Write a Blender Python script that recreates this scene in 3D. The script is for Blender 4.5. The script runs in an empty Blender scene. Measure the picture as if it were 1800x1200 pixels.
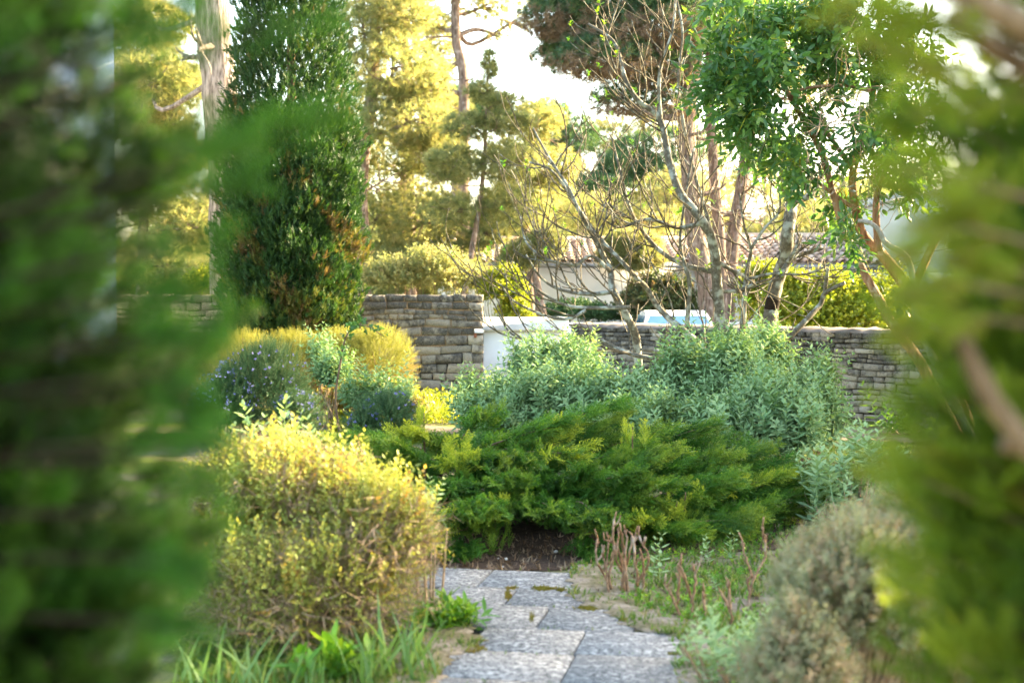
import bpy, math
import numpy as np
from mathutils import Vector

S = bpy.context.scene
COL = S.collection
R = math.radians

# ------------------------------------------------------------------ camera, sky, sun, exposure
FPX = 2500.0                      # focal length in photo pixels (1800 px wide) = 50 mm on a 36 mm sensor
EYE = 1.6
PITCH = math.atan(95 / FPX)       # horizon lies 95 px above the middle of the photo
cam = bpy.data.cameras.new('camera')
cam.lens = 50; cam.sensor_width = 36; cam.sensor_fit = 'HORIZONTAL'
cam.clip_start = 0.05; cam.clip_end = 2000
cam.dof.use_dof = True; cam.dof.focus_distance = 12.5; cam.dof.aperture_fstop = 2.2
camo = bpy.data.objects.new('camera', cam); COL.objects.link(camo)
camo.location = (0, 0, EYE); camo.rotation_euler = (math.pi / 2 - PITCH, 0, 0)
S.camera = camo

SUN_AZ, SUN_EL = R(62), R(23)     # azimuth from +Y (ahead) towards +X (right)
SUND = Vector((math.sin(SUN_AZ) * math.cos(SUN_EL), math.cos(SUN_AZ) * math.cos(SUN_EL), math.sin(SUN_EL)))
W = bpy.data.worlds.new('World'); S.world = W; W.use_nodes = True
wn = W.node_tree
sky = wn.nodes.new('ShaderNodeTexSky'); sky.sky_type = 'NISHITA'; sky.sun_disc = False
sky.sun_elevation = SUN_EL; sky.sun_rotation = SUN_AZ; sky.air_density = 1.0; sky.dust_density = 2.5; sky.ozone_density = 1.0
bg = wn.nodes['Background']; bg.inputs['Strength'].default_value = 0.15
wn.links.new(sky.outputs[0], bg.inputs[0])
sl = bpy.data.lights.new('sun', 'SUN'); sl.energy = 5.0; sl.angle = R(0.5); sl.color = (1.0, 0.83, 0.55)
slo = bpy.data.objects.new('sun', sl); COL.objects.link(slo)
slo.rotation_euler = (-SUND).to_track_quat('-Z', 'Y').to_euler()
S.view_settings.view_transform = 'Standard'; S.view_settings.look = 'None'
S.view_settings.exposure = 3.1; S.view_settings.gamma = 1.0
S.view_settings.use_white_balance = True; S.view_settings.white_balance_temperature = 7400; S.view_settings.white_balance_tint = 6
S.cycles.use_denoising = True
S.cycles.max_bounces = 8; S.cycles.transmission_bounces = 6; S.cycles.diffuse_bounces = 4; S.cycles.glossy_bounces = 2
S.cycles.sample_clamp_indirect = 6.0

# ------------------------------------------------------------------ where a photo pixel at depth Y lies in the garden
CP, SP = math.cos(PITCH), math.sin(PITCH)
def P(px, py, Y):
    u = (px - 900) / FPX; v = (600 - py) / FPX
    d = Y / (CP + v * SP)
    return np.array([u * d, Y, EYE + d * (v * CP - SP)])
def G(px, py):
    v = (600 - py) / FPX
    d = -EYE / (v * CP - SP)
    return np.array([(px - 900) / FPX * d, d * (CP + v * SP), 0.0])
def X(px, Y): return (px - 900) / FPX * Y
def Zt(py, Y): return P(900, py, Y)[2]
def sstep(a, b, x):
    t = np.clip((x - a) / (b - a), 0, 1); return t * t * (3 - 2 * t)
def gz(x, y):
    x = np.asarray(x, float); y = np.asarray(y, float)
    z = -0.45 * sstep(22.6, 25.5, y) - 0.14 * sstep(2, 5, x) * sstep(12, 17, y)
    return z + 0.012 * np.sin(x * 2.1 + y * 1.3) * np.sin(y * 1.7 - x) * sstep(2, 4, y)

# ------------------------------------------------------------------ materials
def nmat(name):
    m = bpy.data.materials.new(name); m.use_nodes = True
    nt = m.node_tree; nt.nodes.clear()
    out = nt.nodes.new('ShaderNodeOutputMaterial')
    return m, nt, out
def N(nt, t, **kw):
    n = nt.nodes.new(t)
    for k, v in kw.items():
        if hasattr(n, k) and k not in n.inputs: setattr(n, k, v)
        else: n.inputs[k].default_value = v
    return n
def ramp(nt, src, stops, interp='LINEAR'):
    r = nt.nodes.new('ShaderNodeValToRGB'); r.color_ramp.interpolation = interp
    e = r.color_ramp.elements
    while len(e) < len(stops): e.new(0.5)
    for k, (p, c) in enumerate(stops):
        e[k].position = p; e[k].color = (*c, 1)
    nt.links.new(src, r.inputs[0]); return r.outputs[0]
def mixc(nt, fac, a, b, mode='MIX'):
    m = nt.nodes.new('ShaderNodeMix'); m.data_type = 'RGBA'; m.blend_type = mode
    for sock, v in ((m.inputs[0], fac), (m.inputs[6], a), (m.inputs[7], b)):
        if hasattr(v, 'links') or hasattr(v, 'is_linked'): nt.links.new(v, sock)
        elif isinstance(v, (int, float)): sock.default_value = v
        else: sock.default_value = (*v, 1)
    return m.outputs[2]
def attr(nt, name):
    a = nt.nodes.new('ShaderNodeAttribute'); a.attribute_name = name; return a.outputs['Fac']
def objc(nt, scale=(1, 1, 1)):
    tc = nt.nodes.new('ShaderNodeTexCoord'); mp = nt.nodes.new('ShaderNodeMapping')
    mp.inputs['Scale'].default_value = scale
    nt.links.new(tc.outputs['Object'], mp.inputs[0]); return mp.outputs[0]
def noise(nt, vec, scale, detail=4, rough=0.55):
    n = nt.nodes.new('ShaderNodeTexNoise'); n.inputs['Scale'].default_value = scale
    n.inputs['Detail'].default_value = detail; n.inputs['Roughness'].default_value = rough
    nt.links.new(vec, n.inputs['Vector']); return n.outputs['Fac']
def bump(nt, h, strength, dist=0.02):
    b = nt.nodes.new('ShaderNodeBump'); b.inputs['Strength'].default_value = strength; b.inputs['Distance'].default_value = dist
    nt.links.new(h, b.inputs['Height']); return b.outputs[0]
def pbsdf(nt, color, rough=0.7, normal=None, spec=0.3, metallic=0.0):
    p = nt.nodes.new('ShaderNodeBsdfPrincipled')
    if hasattr(color, 'is_linked'): nt.links.new(color, p.inputs['Base Color'])
    else: p.inputs['Base Color'].default_value = (*color, 1)
    p.inputs['Roughness'].default_value = rough; p.inputs['Specular IOR Level'].default_value = spec
    p.inputs['Metallic'].default_value = metallic
    if normal is not None: nt.links.new(normal, p.inputs['Normal'])
    return p.outputs[0]

def leaf(name, stops, tip=None, tipfac=0.8, transl=0.35, rough=0.5, spec=0.25, warm=(1.25, 1.2, 0.55)):
    m, nt, out = nmat(name)
    c = ramp(nt, attr(nt, 'tint'), stops)
    if tip:
        mu = N(nt, 'ShaderNodeMath', operation='MULTIPLY'); nt.links.new(attr(nt, 'tip'), mu.inputs[0]); mu.inputs[1].default_value = tipfac
        c = mixc(nt, mu.outputs[0], c, tip)
    tc = mixc(nt, 1.0, c, warm, 'MULTIPLY')
    b = pbsdf(nt, c, rough, None, spec)
    t = nt.nodes.new('ShaderNodeBsdfTranslucent'); nt.links.new(tc, t.inputs[0])
    mx = nt.nodes.new('ShaderNodeMixShader'); mx.inputs[0].default_value = transl
    nt.links.new(b, mx.inputs[1]); nt.links.new(t.outputs[0], mx.inputs[2]); nt.links.new(mx.outputs[0], out.inputs[0])
    return m

def bark(name, c1, c2, c3=None, scale=(6, 6, 1.2), nscale=3.0, bstr=0.8, bd=0.03, patch=0.6):
    m, nt, out = nmat(name)
    v = objc(nt, scale)
    n1 = noise(nt, v, nscale, 6, 0.62)
    c = ramp(nt, n1, [(0.36, c1), (0.62, c2)])
    if c3:
        n2 = noise(nt, objc(nt), 9.0, 4)
        c = mixc(nt, ramp(nt, n2, [(patch - 0.06, (0, 0, 0)), (patch + 0.06, (1, 1, 1))]), c, c3)
    nt.links.new(pbsdf(nt, c, 0.85, bump(nt, n1, bstr, bd), 0.15), out.inputs[0]); return m

def plain(name, col, rough=0.6, spec=0.3, var=0.12, nscale=3.0, metallic=0.0, b=0.0):
    m, nt, out = nmat(name)
    n = noise(nt, objc(nt), nscale, 5)
    lo = tuple(x * (1 - var) for x in col); hi = tuple(min(1, x * (1 + var)) for x in col)
    c = ramp(nt, n, [(0.3, lo), (0.7, hi)])
    nt.links.new(pbsdf(nt, c, rough, bump(nt, n, b, 0.01) if b else None, spec, metallic), out.inputs[0]); return m

M = {}
M['pine'] = leaf('pine_needle_light', [(0, (.14, .185, .085)), (.35, (.25, .28, .13)), (.8, (.38, .37, .18)), (1, (.42, .34, .19))], transl=.58, warm=(1.2, 1.14, .72))
M['pine_blue'] = leaf('pine_needle_blue', [(0, (.055, .12, .070)), (.6, (.09, .18, .095)), (.80, (.14, .21, .085)), (.86, (.24, .17, .13)), (1, (.33, .24, .19))], transl=.35)
M['cypress'] = leaf('cypress_foliage', [(0, (.018, .052, .018)), (.5, (.038, .095, .026)), (.74, (.10, .15, .035)), (.80, (.13, .13, .035)), (.9, (.18, .12, .05)), (1, (.14, .10, .055))], transl=.25)
M['juniper'] = leaf('juniper_foliage', [(0, (.018, .085, .016)), (.6, (.045, .160, .022)), (1, (.090, .225, .032))], tip=(.40, .45, .05), tipfac=.85, transl=.35)
M['phlomis'] = leaf('grey_green_leaf', [(0, (.11, .235, .09)), (.5, (.185, .32, .145)), (.9, (.31, .42, .215)), (.955, (.26, .31, .12)), (1, (.42, .24, .05))], tip=(.26, .36, .17), tipfac=.6, transl=.25, rough=.75, warm=(1.1, 1.15, .6))
M['phlomis_near'] = leaf('pale_sage_leaf', [(0, (.21, .33, .165)), (.6, (.30, .43, .23)), (.94, (.40, .51, .27)), (1, (.50, .28, .06))], tip=(.34, .42, .18), tipfac=.6, transl=.25, rough=.8, warm=(1.1, 1.15, .6))
M['yellow'] = leaf('yellow_green_leaf', [(0, (.18, .25, .06)), (.4, (.32, .36, .085)), (.75, (.43, .40, .10)), (.88, (.44, .31, .09)), (1, (.46, .24, .06))], transl=.38, warm=(1.2, 1.12, .7), rough=.5)
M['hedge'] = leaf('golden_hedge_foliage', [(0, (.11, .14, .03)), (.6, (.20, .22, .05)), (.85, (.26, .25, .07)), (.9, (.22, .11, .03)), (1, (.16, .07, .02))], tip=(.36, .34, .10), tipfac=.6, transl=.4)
M['rosemary'] = leaf('rosemary_leaf', [(0, (.028, .082, .030)), (.7, (.055, .125, .045)), (1, (.11, .18, .08))], transl=.2)
M['blossom'] = leaf('blue_blossom', [(0, (.12, .13, .46)), (1, (.26, .28, .66))], transl=.3)
M['santolina'] = leaf('grey_santolina', [(0, (.13, .16, .075)), (.4, (.22, .25, .13)), (.60, (.34, .36, .21)), (.68, (.28, .17, .10)), (1, (.42, .28, .19))], tip=(.42, .40, .28), tipfac=.5, transl=.25, rough=.8)
M['euc'] = leaf('leathery_green_leaf', [(0, (.045, .125, .040)), (.5, (.085, .20, .062)), (.85, (.15, .27, .065)), (1, (.27, .33, .07))], transl=.42, rough=.32, spec=.5)
M['eucstem'] = leaf('yellow_leaf_stalk', [(0, (.34, .32, .03)), (1, (.46, .42, .05))], transl=.2)
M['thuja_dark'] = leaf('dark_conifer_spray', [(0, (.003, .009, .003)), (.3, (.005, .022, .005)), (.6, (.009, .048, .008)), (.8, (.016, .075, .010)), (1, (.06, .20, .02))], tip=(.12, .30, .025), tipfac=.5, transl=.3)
M['thuja_light'] = leaf('light_conifer_spray', [(0, (.07, .145, .018)), (.5, (.14, .25, .026)), (.9, (.24, .33, .035)), (1, (.27, .19, .08))], tip=(.36, .40, .05), tipfac=.6, transl=.45)
M['bush_yellow'] = leaf('sunny_laurel_leaf', [(0, (.13, .19, .03)), (.6, (.26, .31, .04)), (1, (.42, .40, .06))], transl=.45, rough=.35)
M['bush_dark'] = leaf('dull_shrub_leaf', [(0, (.05, .085, .035)), (.6, (.09, .12, .045)), (.85, (.16, .13, .06)), (1, (.22, .13, .08))], transl=.3)
M['grass'] = leaf('grass_blade', [(0, (.075, .145, .028)), (.6, (.12, .215, .035)), (.9, (.22, .26, .055)), (1, (.32, .26, .11))], transl=.35)
M['lush'] = leaf('fresh_green_leaf', [(0, (.07, .19, .03)), (.7, (.14, .32, .035)), (1, (.28, .42, .045))], transl=.35, rough=.4)
M['iris'] = leaf('long_leaf_blade', [(0, (.10, .20, .07)), (.7, (.15, .28, .09)), (1, (.26, .34, .10))], transl=.35, rough=.45)
M['moss'] = leaf('moss_frond', [(0, (.17, .15, .02)), (.6, (.24, .21, .03)), (1, (.20, .09, .025))], transl=.2)
M['litter'] = leaf('dry_litter', [(0, (.10, .06, .035)), (.6, (.20, .12, .07)), (1, (.36, .26, .18))], transl=.05)
M['straw'] = leaf('dry_straw', [(0, (.38, .30, .20)), (1, (.55, .45, .32))], transl=.3)
M['bark_pine'] = bark('pine_bark', (.085, .055, .042), (.30, .21, .165), (.38, .31, .27), bd=.05, bstr=1.0, patch=.62)
M['bark_old_pine'] = bark('old_pine_bark', (.075, .055, .05), (.40, .34, .31), None, scale=(7, 7, 1.1), nscale=2.6, bstr=1.0, bd=.08)
M['bark_lichen'] = bark('lichen_bark', (.075, .065, .05), (.165, .145, .115), (.34, .35, .31), scale=(8, 8, 5), nscale=5, bstr=.5, bd=.01, patch=.55)
M['bark_euc'] = bark('peeling_bark', (.16, .075, .04), (.36, .20, .115), (.45, .36, .28), scale=(7, 7, 1.0), nscale=3, bstr=.7, bd=.02, patch=.62)
M['bark_smooth'] = bark('smooth_pale_bark', (.22, .18, .145), (.40, .36, .31), (.46, .43, .38), scale=(5, 5, 1.5), nscale=4, bstr=.3)
M['bark_dark'] = bark('dark_brown_bark', (.020, .013, .010), (.045, .03, .022), None, scale=(9, 9, 2), nscale=4, bstr=.4, bd=.01)
M['bark_brown'] = bark('brown_stem_bark', (.10, .065, .04), (.24, .16, .10), None, scale=(9, 9, 2), nscale=4, bstr=.4, bd=.01)
M['twig'] = bark('twig_bark', (.22, .15, .095), (.42, .30, .20), None, scale=(12, 12, 6), nscale=6, bstr=.2, bd=.004)
M['fine_twig'] = bark('olive_twig_bark', (.06, .05, .035), (.125, .105, .075), (.22, .22, .19), scale=(10, 10, 6), nscale=5, bstr=.3, bd=.005, patch=.6)
M['dead'] = bark('dead_stem_bark', (.13, .07, .04), (.36, .22, .135), (.44, .36, .29), scale=(18, 18, 8), nscale=5, bstr=.5, bd=.004, patch=.6)
M['cone'] = plain('cone_scales', (.36, .28, .23), .8, .15, .35, 40, b=.4)
M['burnt'] = plain('dark_bark_scar', (.025, .018, .014), .9, .1, .4, 30)

# ------------------------------------------------------------------ mesh arrays
class MB:
    def __init__(s): s.V = []; s.F = []; s.T = []; s.K = []; s.I = []; s.n = 0
    def add(s, V, F, tint=0.5, tip=0.0, mi=0):
        V = np.asarray(V, float).reshape(-1, 3); F = np.asarray(F, int).reshape(-1, 3)
        s.V.append(V); s.F.append(F + s.n); s.n += len(V)
        s.T.append(np.broadcast_to(np.asarray(tint, float), (len(V),))); s.K.append(np.broadcast_to(np.asarray(tip, float), (len(V),)))
        s.I.append(np.full(len(F), mi, int))
    def quads(s, V, Q, tint=0.5, tip=0.0, mi=0):
        Q = np.asarray(Q, int).reshape(-1, 4)
        s.add(V, np.concatenate([Q[:, [0, 1, 2]], Q[:, [0, 2, 3]]]), tint, tip, mi)
    def build(s, name, mats, parent=None, smooth=False, loc=None):
        V = np.concatenate(s.V); F = np.concatenate(s.F)
        me = bpy.data.meshes.new(name)
        me.vertices.add(len(V)); me.loops.add(len(F) * 3); me.polygons.add(len(F))
        o = bpy.data.objects.new(name, me); COL.objects.link(o)
        base = np.zeros(3)
        if parent is not None: o.parent = parent; base = np.array(parent['_w'])
        elif loc is not None: o.location = loc; base = np.array(loc)
        me.vertices.foreach_set('co', (V - base).astype(np.float32).ravel())
        me.polygons.foreach_set('loop_start', np.arange(0, len(F) * 3, 3, dtype=np.int32))
        me.loops.foreach_set('vertex_index', F.astype(np.int32).ravel())
        mats = mats if isinstance(mats, (list, tuple)) else [mats]
        for m in mats: me.materials.append(m)
        me.polygons.foreach_set('material_index', np.concatenate(s.I).astype(np.int32))
        me.update(calc_edges=True)
        if smooth: me.polygons.foreach_set('use_smooth', np.ones(len(F), dtype=bool))
        for an, arr in (('tint', s.T), ('tip', s.K)):
            a = me.attributes.new(an, 'FLOAT', 'POINT'); a.data.foreach_set('value', np.concatenate(arr).astype(np.float32))
        o['_w'] = [float(q) for q in base]
        return o

def tag(o, label=None, cat=None, group=None, kind=None):
    if label: o['label'] = label
    if cat: o['category'] = cat
    if group: o['group'] = group
    if kind: o['kind'] = kind
    return o
def empty(name, loc, label, cat, group=None):
    o = bpy.data.objects.new(name, None); COL.objects.link(o)
    o.location = [float(v) for v in loc]; o['_w'] = [float(v) for v in loc]; o.empty_display_size = .2
    return tag(o, label, cat, group)
def unit(v):
    v = np.asarray(v, float); return v / np.maximum(np.linalg.norm(v, axis=-1, keepdims=True), 1e-9)

# ------------------------------------------------------------------ wood
def spline(pts, n):
    pts = np.asarray(pts, float)
    if len(pts) < 3: return pts[0] + (pts[-1] - pts[0]) * np.linspace(0, 1, n)[:, None]
    q = np.vstack([2 * pts[0] - pts[1], pts, 2 * pts[-1] - pts[-2]])
    out = []
    for t in np.linspace(0, len(pts) - 1 - 1e-6, n):
        i = int(t); f = t - i; a, b, c, d = q[i:i + 4]
        out.append(.5 * (2 * b + (c - a) * f + (2 * a - 5 * b + 4 * c - d) * f * f + (3 * b - a - 3 * c + d) * f ** 3))
    return np.array(out)
def tube(mb, pts, rad, sides=6, mi=0, rough=0.0, rng=None, tint=.5):
    pts = np.asarray(pts, float); n = len(pts); rad = np.broadcast_to(np.asarray(rad, float), (n,))
    tan = unit(np.gradient(pts, axis=0))
    ref = np.array([1, 0, 0]) if abs(tan[0][0]) < .8 else np.array([0, 1, 0])
    V = []
    for k in range(n):
        a = ref - tan[k] * ref.dot(tan[k]); a = unit(a); ref = a; b = np.cross(tan[k], a)
        th = np.linspace(0, 2 * np.pi, sides, endpoint=False)
        r = rad[k] * (1 + (rng.normal(0, rough, sides) if rough else 0))
        V.append(pts[k] + (np.cos(th) * r)[:, None] * a + (np.sin(th) * r)[:, None] * b)
    V = np.concatenate(V + [pts[:1], pts[-1:]])
    i = np.arange(n - 1)[:, None] * sides; j = np.arange(sides)[None]; j2 = (j + 1) % sides
    Q = np.stack([i + j, i + j2, i + sides + j2, i + sides + j], -1).reshape(-1, 4)
    c0, c1 = n * sides, n * sides + 1; jj = np.arange(sides)
    F = np.concatenate([Q[:, [0, 1, 2]], Q[:, [0, 2, 3]],
                        np.stack([np.full(sides, c0), (jj + 1) % sides, jj], -1),
                        np.stack([np.full(sides, c1), (n - 1) * sides + jj, (n - 1) * sides + (jj + 1) % sides], -1)])
    mb.add(V, F, tint, 0, mi)
def grow(mb, rng, p, d, L, r, lev, tips, up=0.3, wig=0.25, kids=4, spread=.8, shrink=.6, sides=5, mi=0, nseg=6, rmin=.004):
    pts = [np.array(p, float)]; d = unit(d); step = L / nseg
    for k in range(nseg):
        d = unit(d + rng.normal(0, wig, 3) * .5 + np.array([0, 0, up / nseg])); pts.append(pts[-1] + d * step)
    pts = np.array(pts)
    tube(mb, pts, np.linspace(r, max(rmin, r * .4), nseg + 1), sides if r > .012 else 4 if r > .006 else 3, mi)
    tips.append((pts[-1], d, lev))
    if lev <= 0: return
    for k in range(kids):
        t = rng.uniform(.25, .95); i = min(nseg - 1, int(t * nseg)); q = pts[i] + (pts[i + 1] - pts[i]) * (t * nseg - i)
        dd = unit(pts[i + 1] - pts[i]); s = unit(np.cross(dd, rng.normal(0, 1, 3)))
        grow(mb, rng, q, dd + s * spread, L * shrink * rng.uniform(.6, 1.15), max(rmin, r * .5), lev - 1, tips, up, wig, max(1, kids - 1), spread, shrink, sides, mi, max(3, nseg - 1), rmin)

# ------------------------------------------------------------------ leaves: prototypes growing along +Z, scattered by the thousand
def diamond(L, W, fold=.1, droop=0.0):       # 2 tris per half
    V = np.array([[0, 0, 0], [-W / 2, 0, L * .45], [0, -fold * W, L * .5], [W / 2, 0, L * .45], [0, droop, L]])
    return V, np.array([[0, 2, 1], [0, 3, 2], [1, 2, 4], [2, 3, 4]])
def oval(L, W, fold=.15, droop=.0):
    V = np.array([[0, 0, 0], [-W * .42, 0, L * .28], [0, -fold * W, L * .3], [W * .42, 0, L * .28], [-W * .44, droop * .4, L * .64], [0, droop * .4 - fold * W, L * .66], [W * .44, droop * .4, L * .64], [0, droop, L]])
    return V, np.array([[0, 2, 1], [0, 3, 2], [1, 2, 5], [1, 5, 4], [2, 3, 6], [2, 6, 5], [4, 5, 7], [5, 6, 7]])
def frames(d, roll):
    d = unit(d); ref = np.where(np.abs(d[:, 2:3]) < .9, np.array([[0, 0, 1.]]), np.array([[1., 0, 0]]))
    x = unit(np.cross(ref, d)); y = np.cross(d, x)
    c, s = np.cos(roll)[:, None], np.sin(roll)[:, None]
    return np.stack([x * c + y * s, y * c - x * s, d], axis=2)      # columns
def place(V, Rm, p, s): return np.einsum('nij,vj->nvi', Rm, V) * np.reshape(s, (-1, 1, 1)) + p[:, None]
class Proto:
    def __init__(s): s.V = []; s.F = []; s.K = []; s.n = 0
    def put(s, vf, p, d, roll, sc, tip):
        V, F = vf; Rm = frames(np.array([d], float), np.array([roll]))
        s.V.append(place(V, Rm, np.array([p], float), [sc])[0]); s.F.append(F + s.n); s.n += len(V); s.K.append(np.full(len(V), tip))
    def fin(s): s.V = np.concatenate(s.V); s.F = np.concatenate(s.F); s.K = np.concatenate(s.K); return s
def scatter(mb, protos, p, d, sc, rng, tint=None, tipmul=1.0, mi=0):
    p = np.asarray(p, float); n = len(p)
    if n == 0: return
    d = np.asarray(d, float); sc = np.broadcast_to(np.asarray(sc, float), (n,))
    tint = rng.uniform(0, 1, n) if tint is None else np.broadcast_to(tint, (n,)); tipmul = np.broadcast_to(np.asarray(tipmul, float), (n,))
    which = rng.integers(0, len(protos), n)
    for k, pr in enumerate(protos):
        i = np.where(which == k)[0]
        if len(i) == 0: continue
        Rm = frames(d[i], rng.uniform(0, 2 * np.pi, len(i)))
        V = place(pr.V, Rm, p[i], sc[i]); nv = len(pr.V)
        F = pr.F[None] + (np.arange(len(i)) * nv)[:, None, None]
        T = np.clip(tint[i][:, None] + rng.normal(0, .06, (len(i), nv)) * 0 + 0, 0, 1) * np.ones((1, nv))
        K = pr.K[None] * tipmul[i][:, None]
        mb.add(V.reshape(-1, 3), F.reshape(-1, 3), T.ravel(), K.ravel(), mi)
TRI = lambda L, w: (np.array([[-w / 2, 0, 0], [w / 2, 0, 0], [0, 0, L]]), np.array([[0, 1, 2]]))

def p_tuft(rng, n=15, w=.09, open_=.8):
    p = Proto()
    for k in range(n):
        d = unit(np.array([*rng.normal(0, open_, 2), rng.uniform(.3, 1.1)]))
        p.put(TRI(rng.uniform(.7, 1.0), w), (0, 0, rng.uniform(-.25, .15)), d, rng.uniform(0, 6), 1, rng.uniform(0, 1))
    return p.fin()
def p_plume(rng, n=22, flat=.35):            # feathery juniper plume, length 1
    p = Proto()
    p.put(TRI(1.0, .03), (0, 0, 0), (0, 0, 1), 0, 1, .2)
    for k in range(n):
        t = .04 + .93 * k / n; side = 1 if k % 2 else -1
        ax = unit(np.array([side, rng.normal(0, flat), 0])); L = .32 * (1 - t) ** .55 + .09
        d = unit(ax * .62 + np.array([0, 0, .8]) + rng.normal(0, .08, 3)); q = np.array([0, .05 * math.sin(t * 3), t])
        p.put(TRI(L, .030), q, d, rng.uniform(0, 3), 1, .25 + .5 * t)
        m = 6 if L > .2 else 4
        for j in range(m):
            u = (j + .6) / m; s2 = 1 if j % 2 else -1
            dd = unit(d + s2 * .62 * np.cross(d, [0, 1, 0]) + rng.normal(0, .22, 3))
            p.put(TRI(.10 * (1.15 - u * .5), .034), q + d * L * u, dd, rng.uniform(0, 3), 1, .3 + .7 * max(t, u))
    return p.fin()
def p_spray(rng, n=13, w=.10):               # cypress spray, a small upright brush
    p = Proto()
    for k in range(n):
        t = k / n; d = unit(np.array([*rng.normal(0, .42, 2), 1.0]))
        p.put(TRI(rng.uniform(.35, .6), w), (rng.normal(0, .05), rng.normal(0, .05), t * .6), d, rng.uniform(0, 6), 1, t)
    return p.fin()
def p_sage(rng, pairs=8, L=.16, W=.06, stem=.014, lf=diamond):         # upright stem with opposite leaf pairs, length 1
    p = Proto(); ph = rng.uniform(0, 3)
    for a in (0, 2.1): p.put(TRI(1.0, stem), (0, 0, 0), (0, 0, 1), a, 1, .3)
    bend = rng.normal(0, .06, 2)
    for k in range(pairs):
        t = .18 + .80 * k / (pairs - 1); s = (1.0 - .55 * max(0, t - .45) / .55) * rng.uniform(.85, 1.15)
        for h in (0, math.pi):
            a = ph + k * 1.57 + h + rng.normal(0, .15); e = .25 + .9 * t ** 2 + rng.normal(0, .15)
            d = (math.cos(a), math.sin(a), e)
            p.put(lf(L * s, W * s * 1.1, .22, -.02), (bend[0] * t * t, bend[1] * t * t, t), d, rng.normal(math.pi / 2, .2) if False else 0, 1, max(0, t * 1.4 - .5))
    return p.fin()
def p_twig(rng, n=10, L=.16, W=.09, bare=.2, stem=.02, lf=diamond):     # twiggy sprig with loose leaves
    p = Proto()
    p.put(TRI(1.05, stem), (0, 0, 0), (0, 0, 1), 0, 1, 0); p.put(TRI(1.05, stem), (0, 0, 0), (0, 0, 1), 1.57, 1, 0)
    for k in range(n):
        t = bare + (1 - bare) * (k + .5) / n; a = k * 2.4 + rng.normal(0, .3)
        p.put(lf(L * rng.uniform(.7, 1.2), W * rng.uniform(.8, 1.2), .15, .02), (0, 0, t), (math.cos(a), math.sin(a), rng.uniform(.2, 1.2)), rng.uniform(-.5, .5), 1, t)
    return p.fin()
def p_blade(rng, n=1, W=.06, bend=.3):
    p = Proto()
    for q in range(n):
        b = rng.uniform(.4, 1.3) * bend; a = rng.uniform(0, 6.28); o = rng.normal(0, .03 if n > 1 else 0, 2); h = rng.uniform(.6, 1)
        V = []
        for t in (0, .35, .7, 1.0):
            w = W / 2 * (1 - t ** 2) ; c = np.array([math.cos(a) * b * t * t + o[0], math.sin(a) * b * t * t + o[1], t * h])
            V += [c + w * np.array([-math.sin(a), math.cos(a), 0]), c - w * np.array([-math.sin(a), math.cos(a), 0])]
        p.V.append(np.array(V)); p.F.append(np.array([[0, 1, 3], [0, 3, 2], [2, 3, 5], [2, 5, 4], [4, 5, 7], [4, 7, 6]]) + p.n); p.n += 8
        p.K.append(np.repeat([0, .35, .7, 1], 2))
    return p.fin()
g0 = np.random.default_rng(5)
TUFT = [p_tuft(g0) for _ in range(6)]
TUFTF = [p_tuft(g0, 22, .07) for _ in range(6)]
PLUME = [p_plume(g0) for _ in range(6)]
SPRAY = [p_spray(g0) for _ in range(6)]
SAGE = [p_sage(g0, 8, .27, .095, .02) for _ in range(8)]
SAGEN = [p_sage(g0, 7, .27, .105, .02, oval) for _ in range(8)]
TWIG = [p_twig(g0) for _ in range(8)]
TWIGB = [p_twig(g0, 9, .22, .15, .1, .02, oval) for _ in range(6)]
EUC = [p_twig(g0, 10, .34, .125, .15, .012, oval) for _ in range(8)]
BLADE = [p_blade(g0) for _ in range(6)]
NEEDLY = [p_twig(g0, 26, .12, .022, .1, .02) for _ in range(6)]

def ellip(rng, n, c, r, lo=.55, flat_bottom=None, lump=.14, fq=3.0, power=1.0):
    """points through the outer part of a lumpy ellipsoid and their outward directions"""
    d = unit(rng.normal(0, 1, (n, 3)))
    if flat_bottom is not None: d[:, 2] = np.where(d[:, 2] < flat_bottom, -d[:, 2], d[:, 2])
    ph = rng.uniform(0, 6, 6)
    k = 1 + lump * (np.sin(d[:, 0] * fq + ph[0]) * np.sin(d[:, 1] * fq + ph[1]) + .8 * np.sin(d[:, 2] * fq * 1.4 + ph[2]) + .6 * np.sin((d[:, 0] + d[:, 2]) * fq * 2.1 + ph[3]) * np.sin(d[:, 1] * fq * 1.9 + ph[4]))
    u = lo + (1 - lo) * rng.uniform(0, 1, n) ** (1 / (1 + power))
    c = np.asarray(c, float); r = np.asarray(r, float)
    return c + d * (k * u)[:, None] * r, unit(d / r), u

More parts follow.
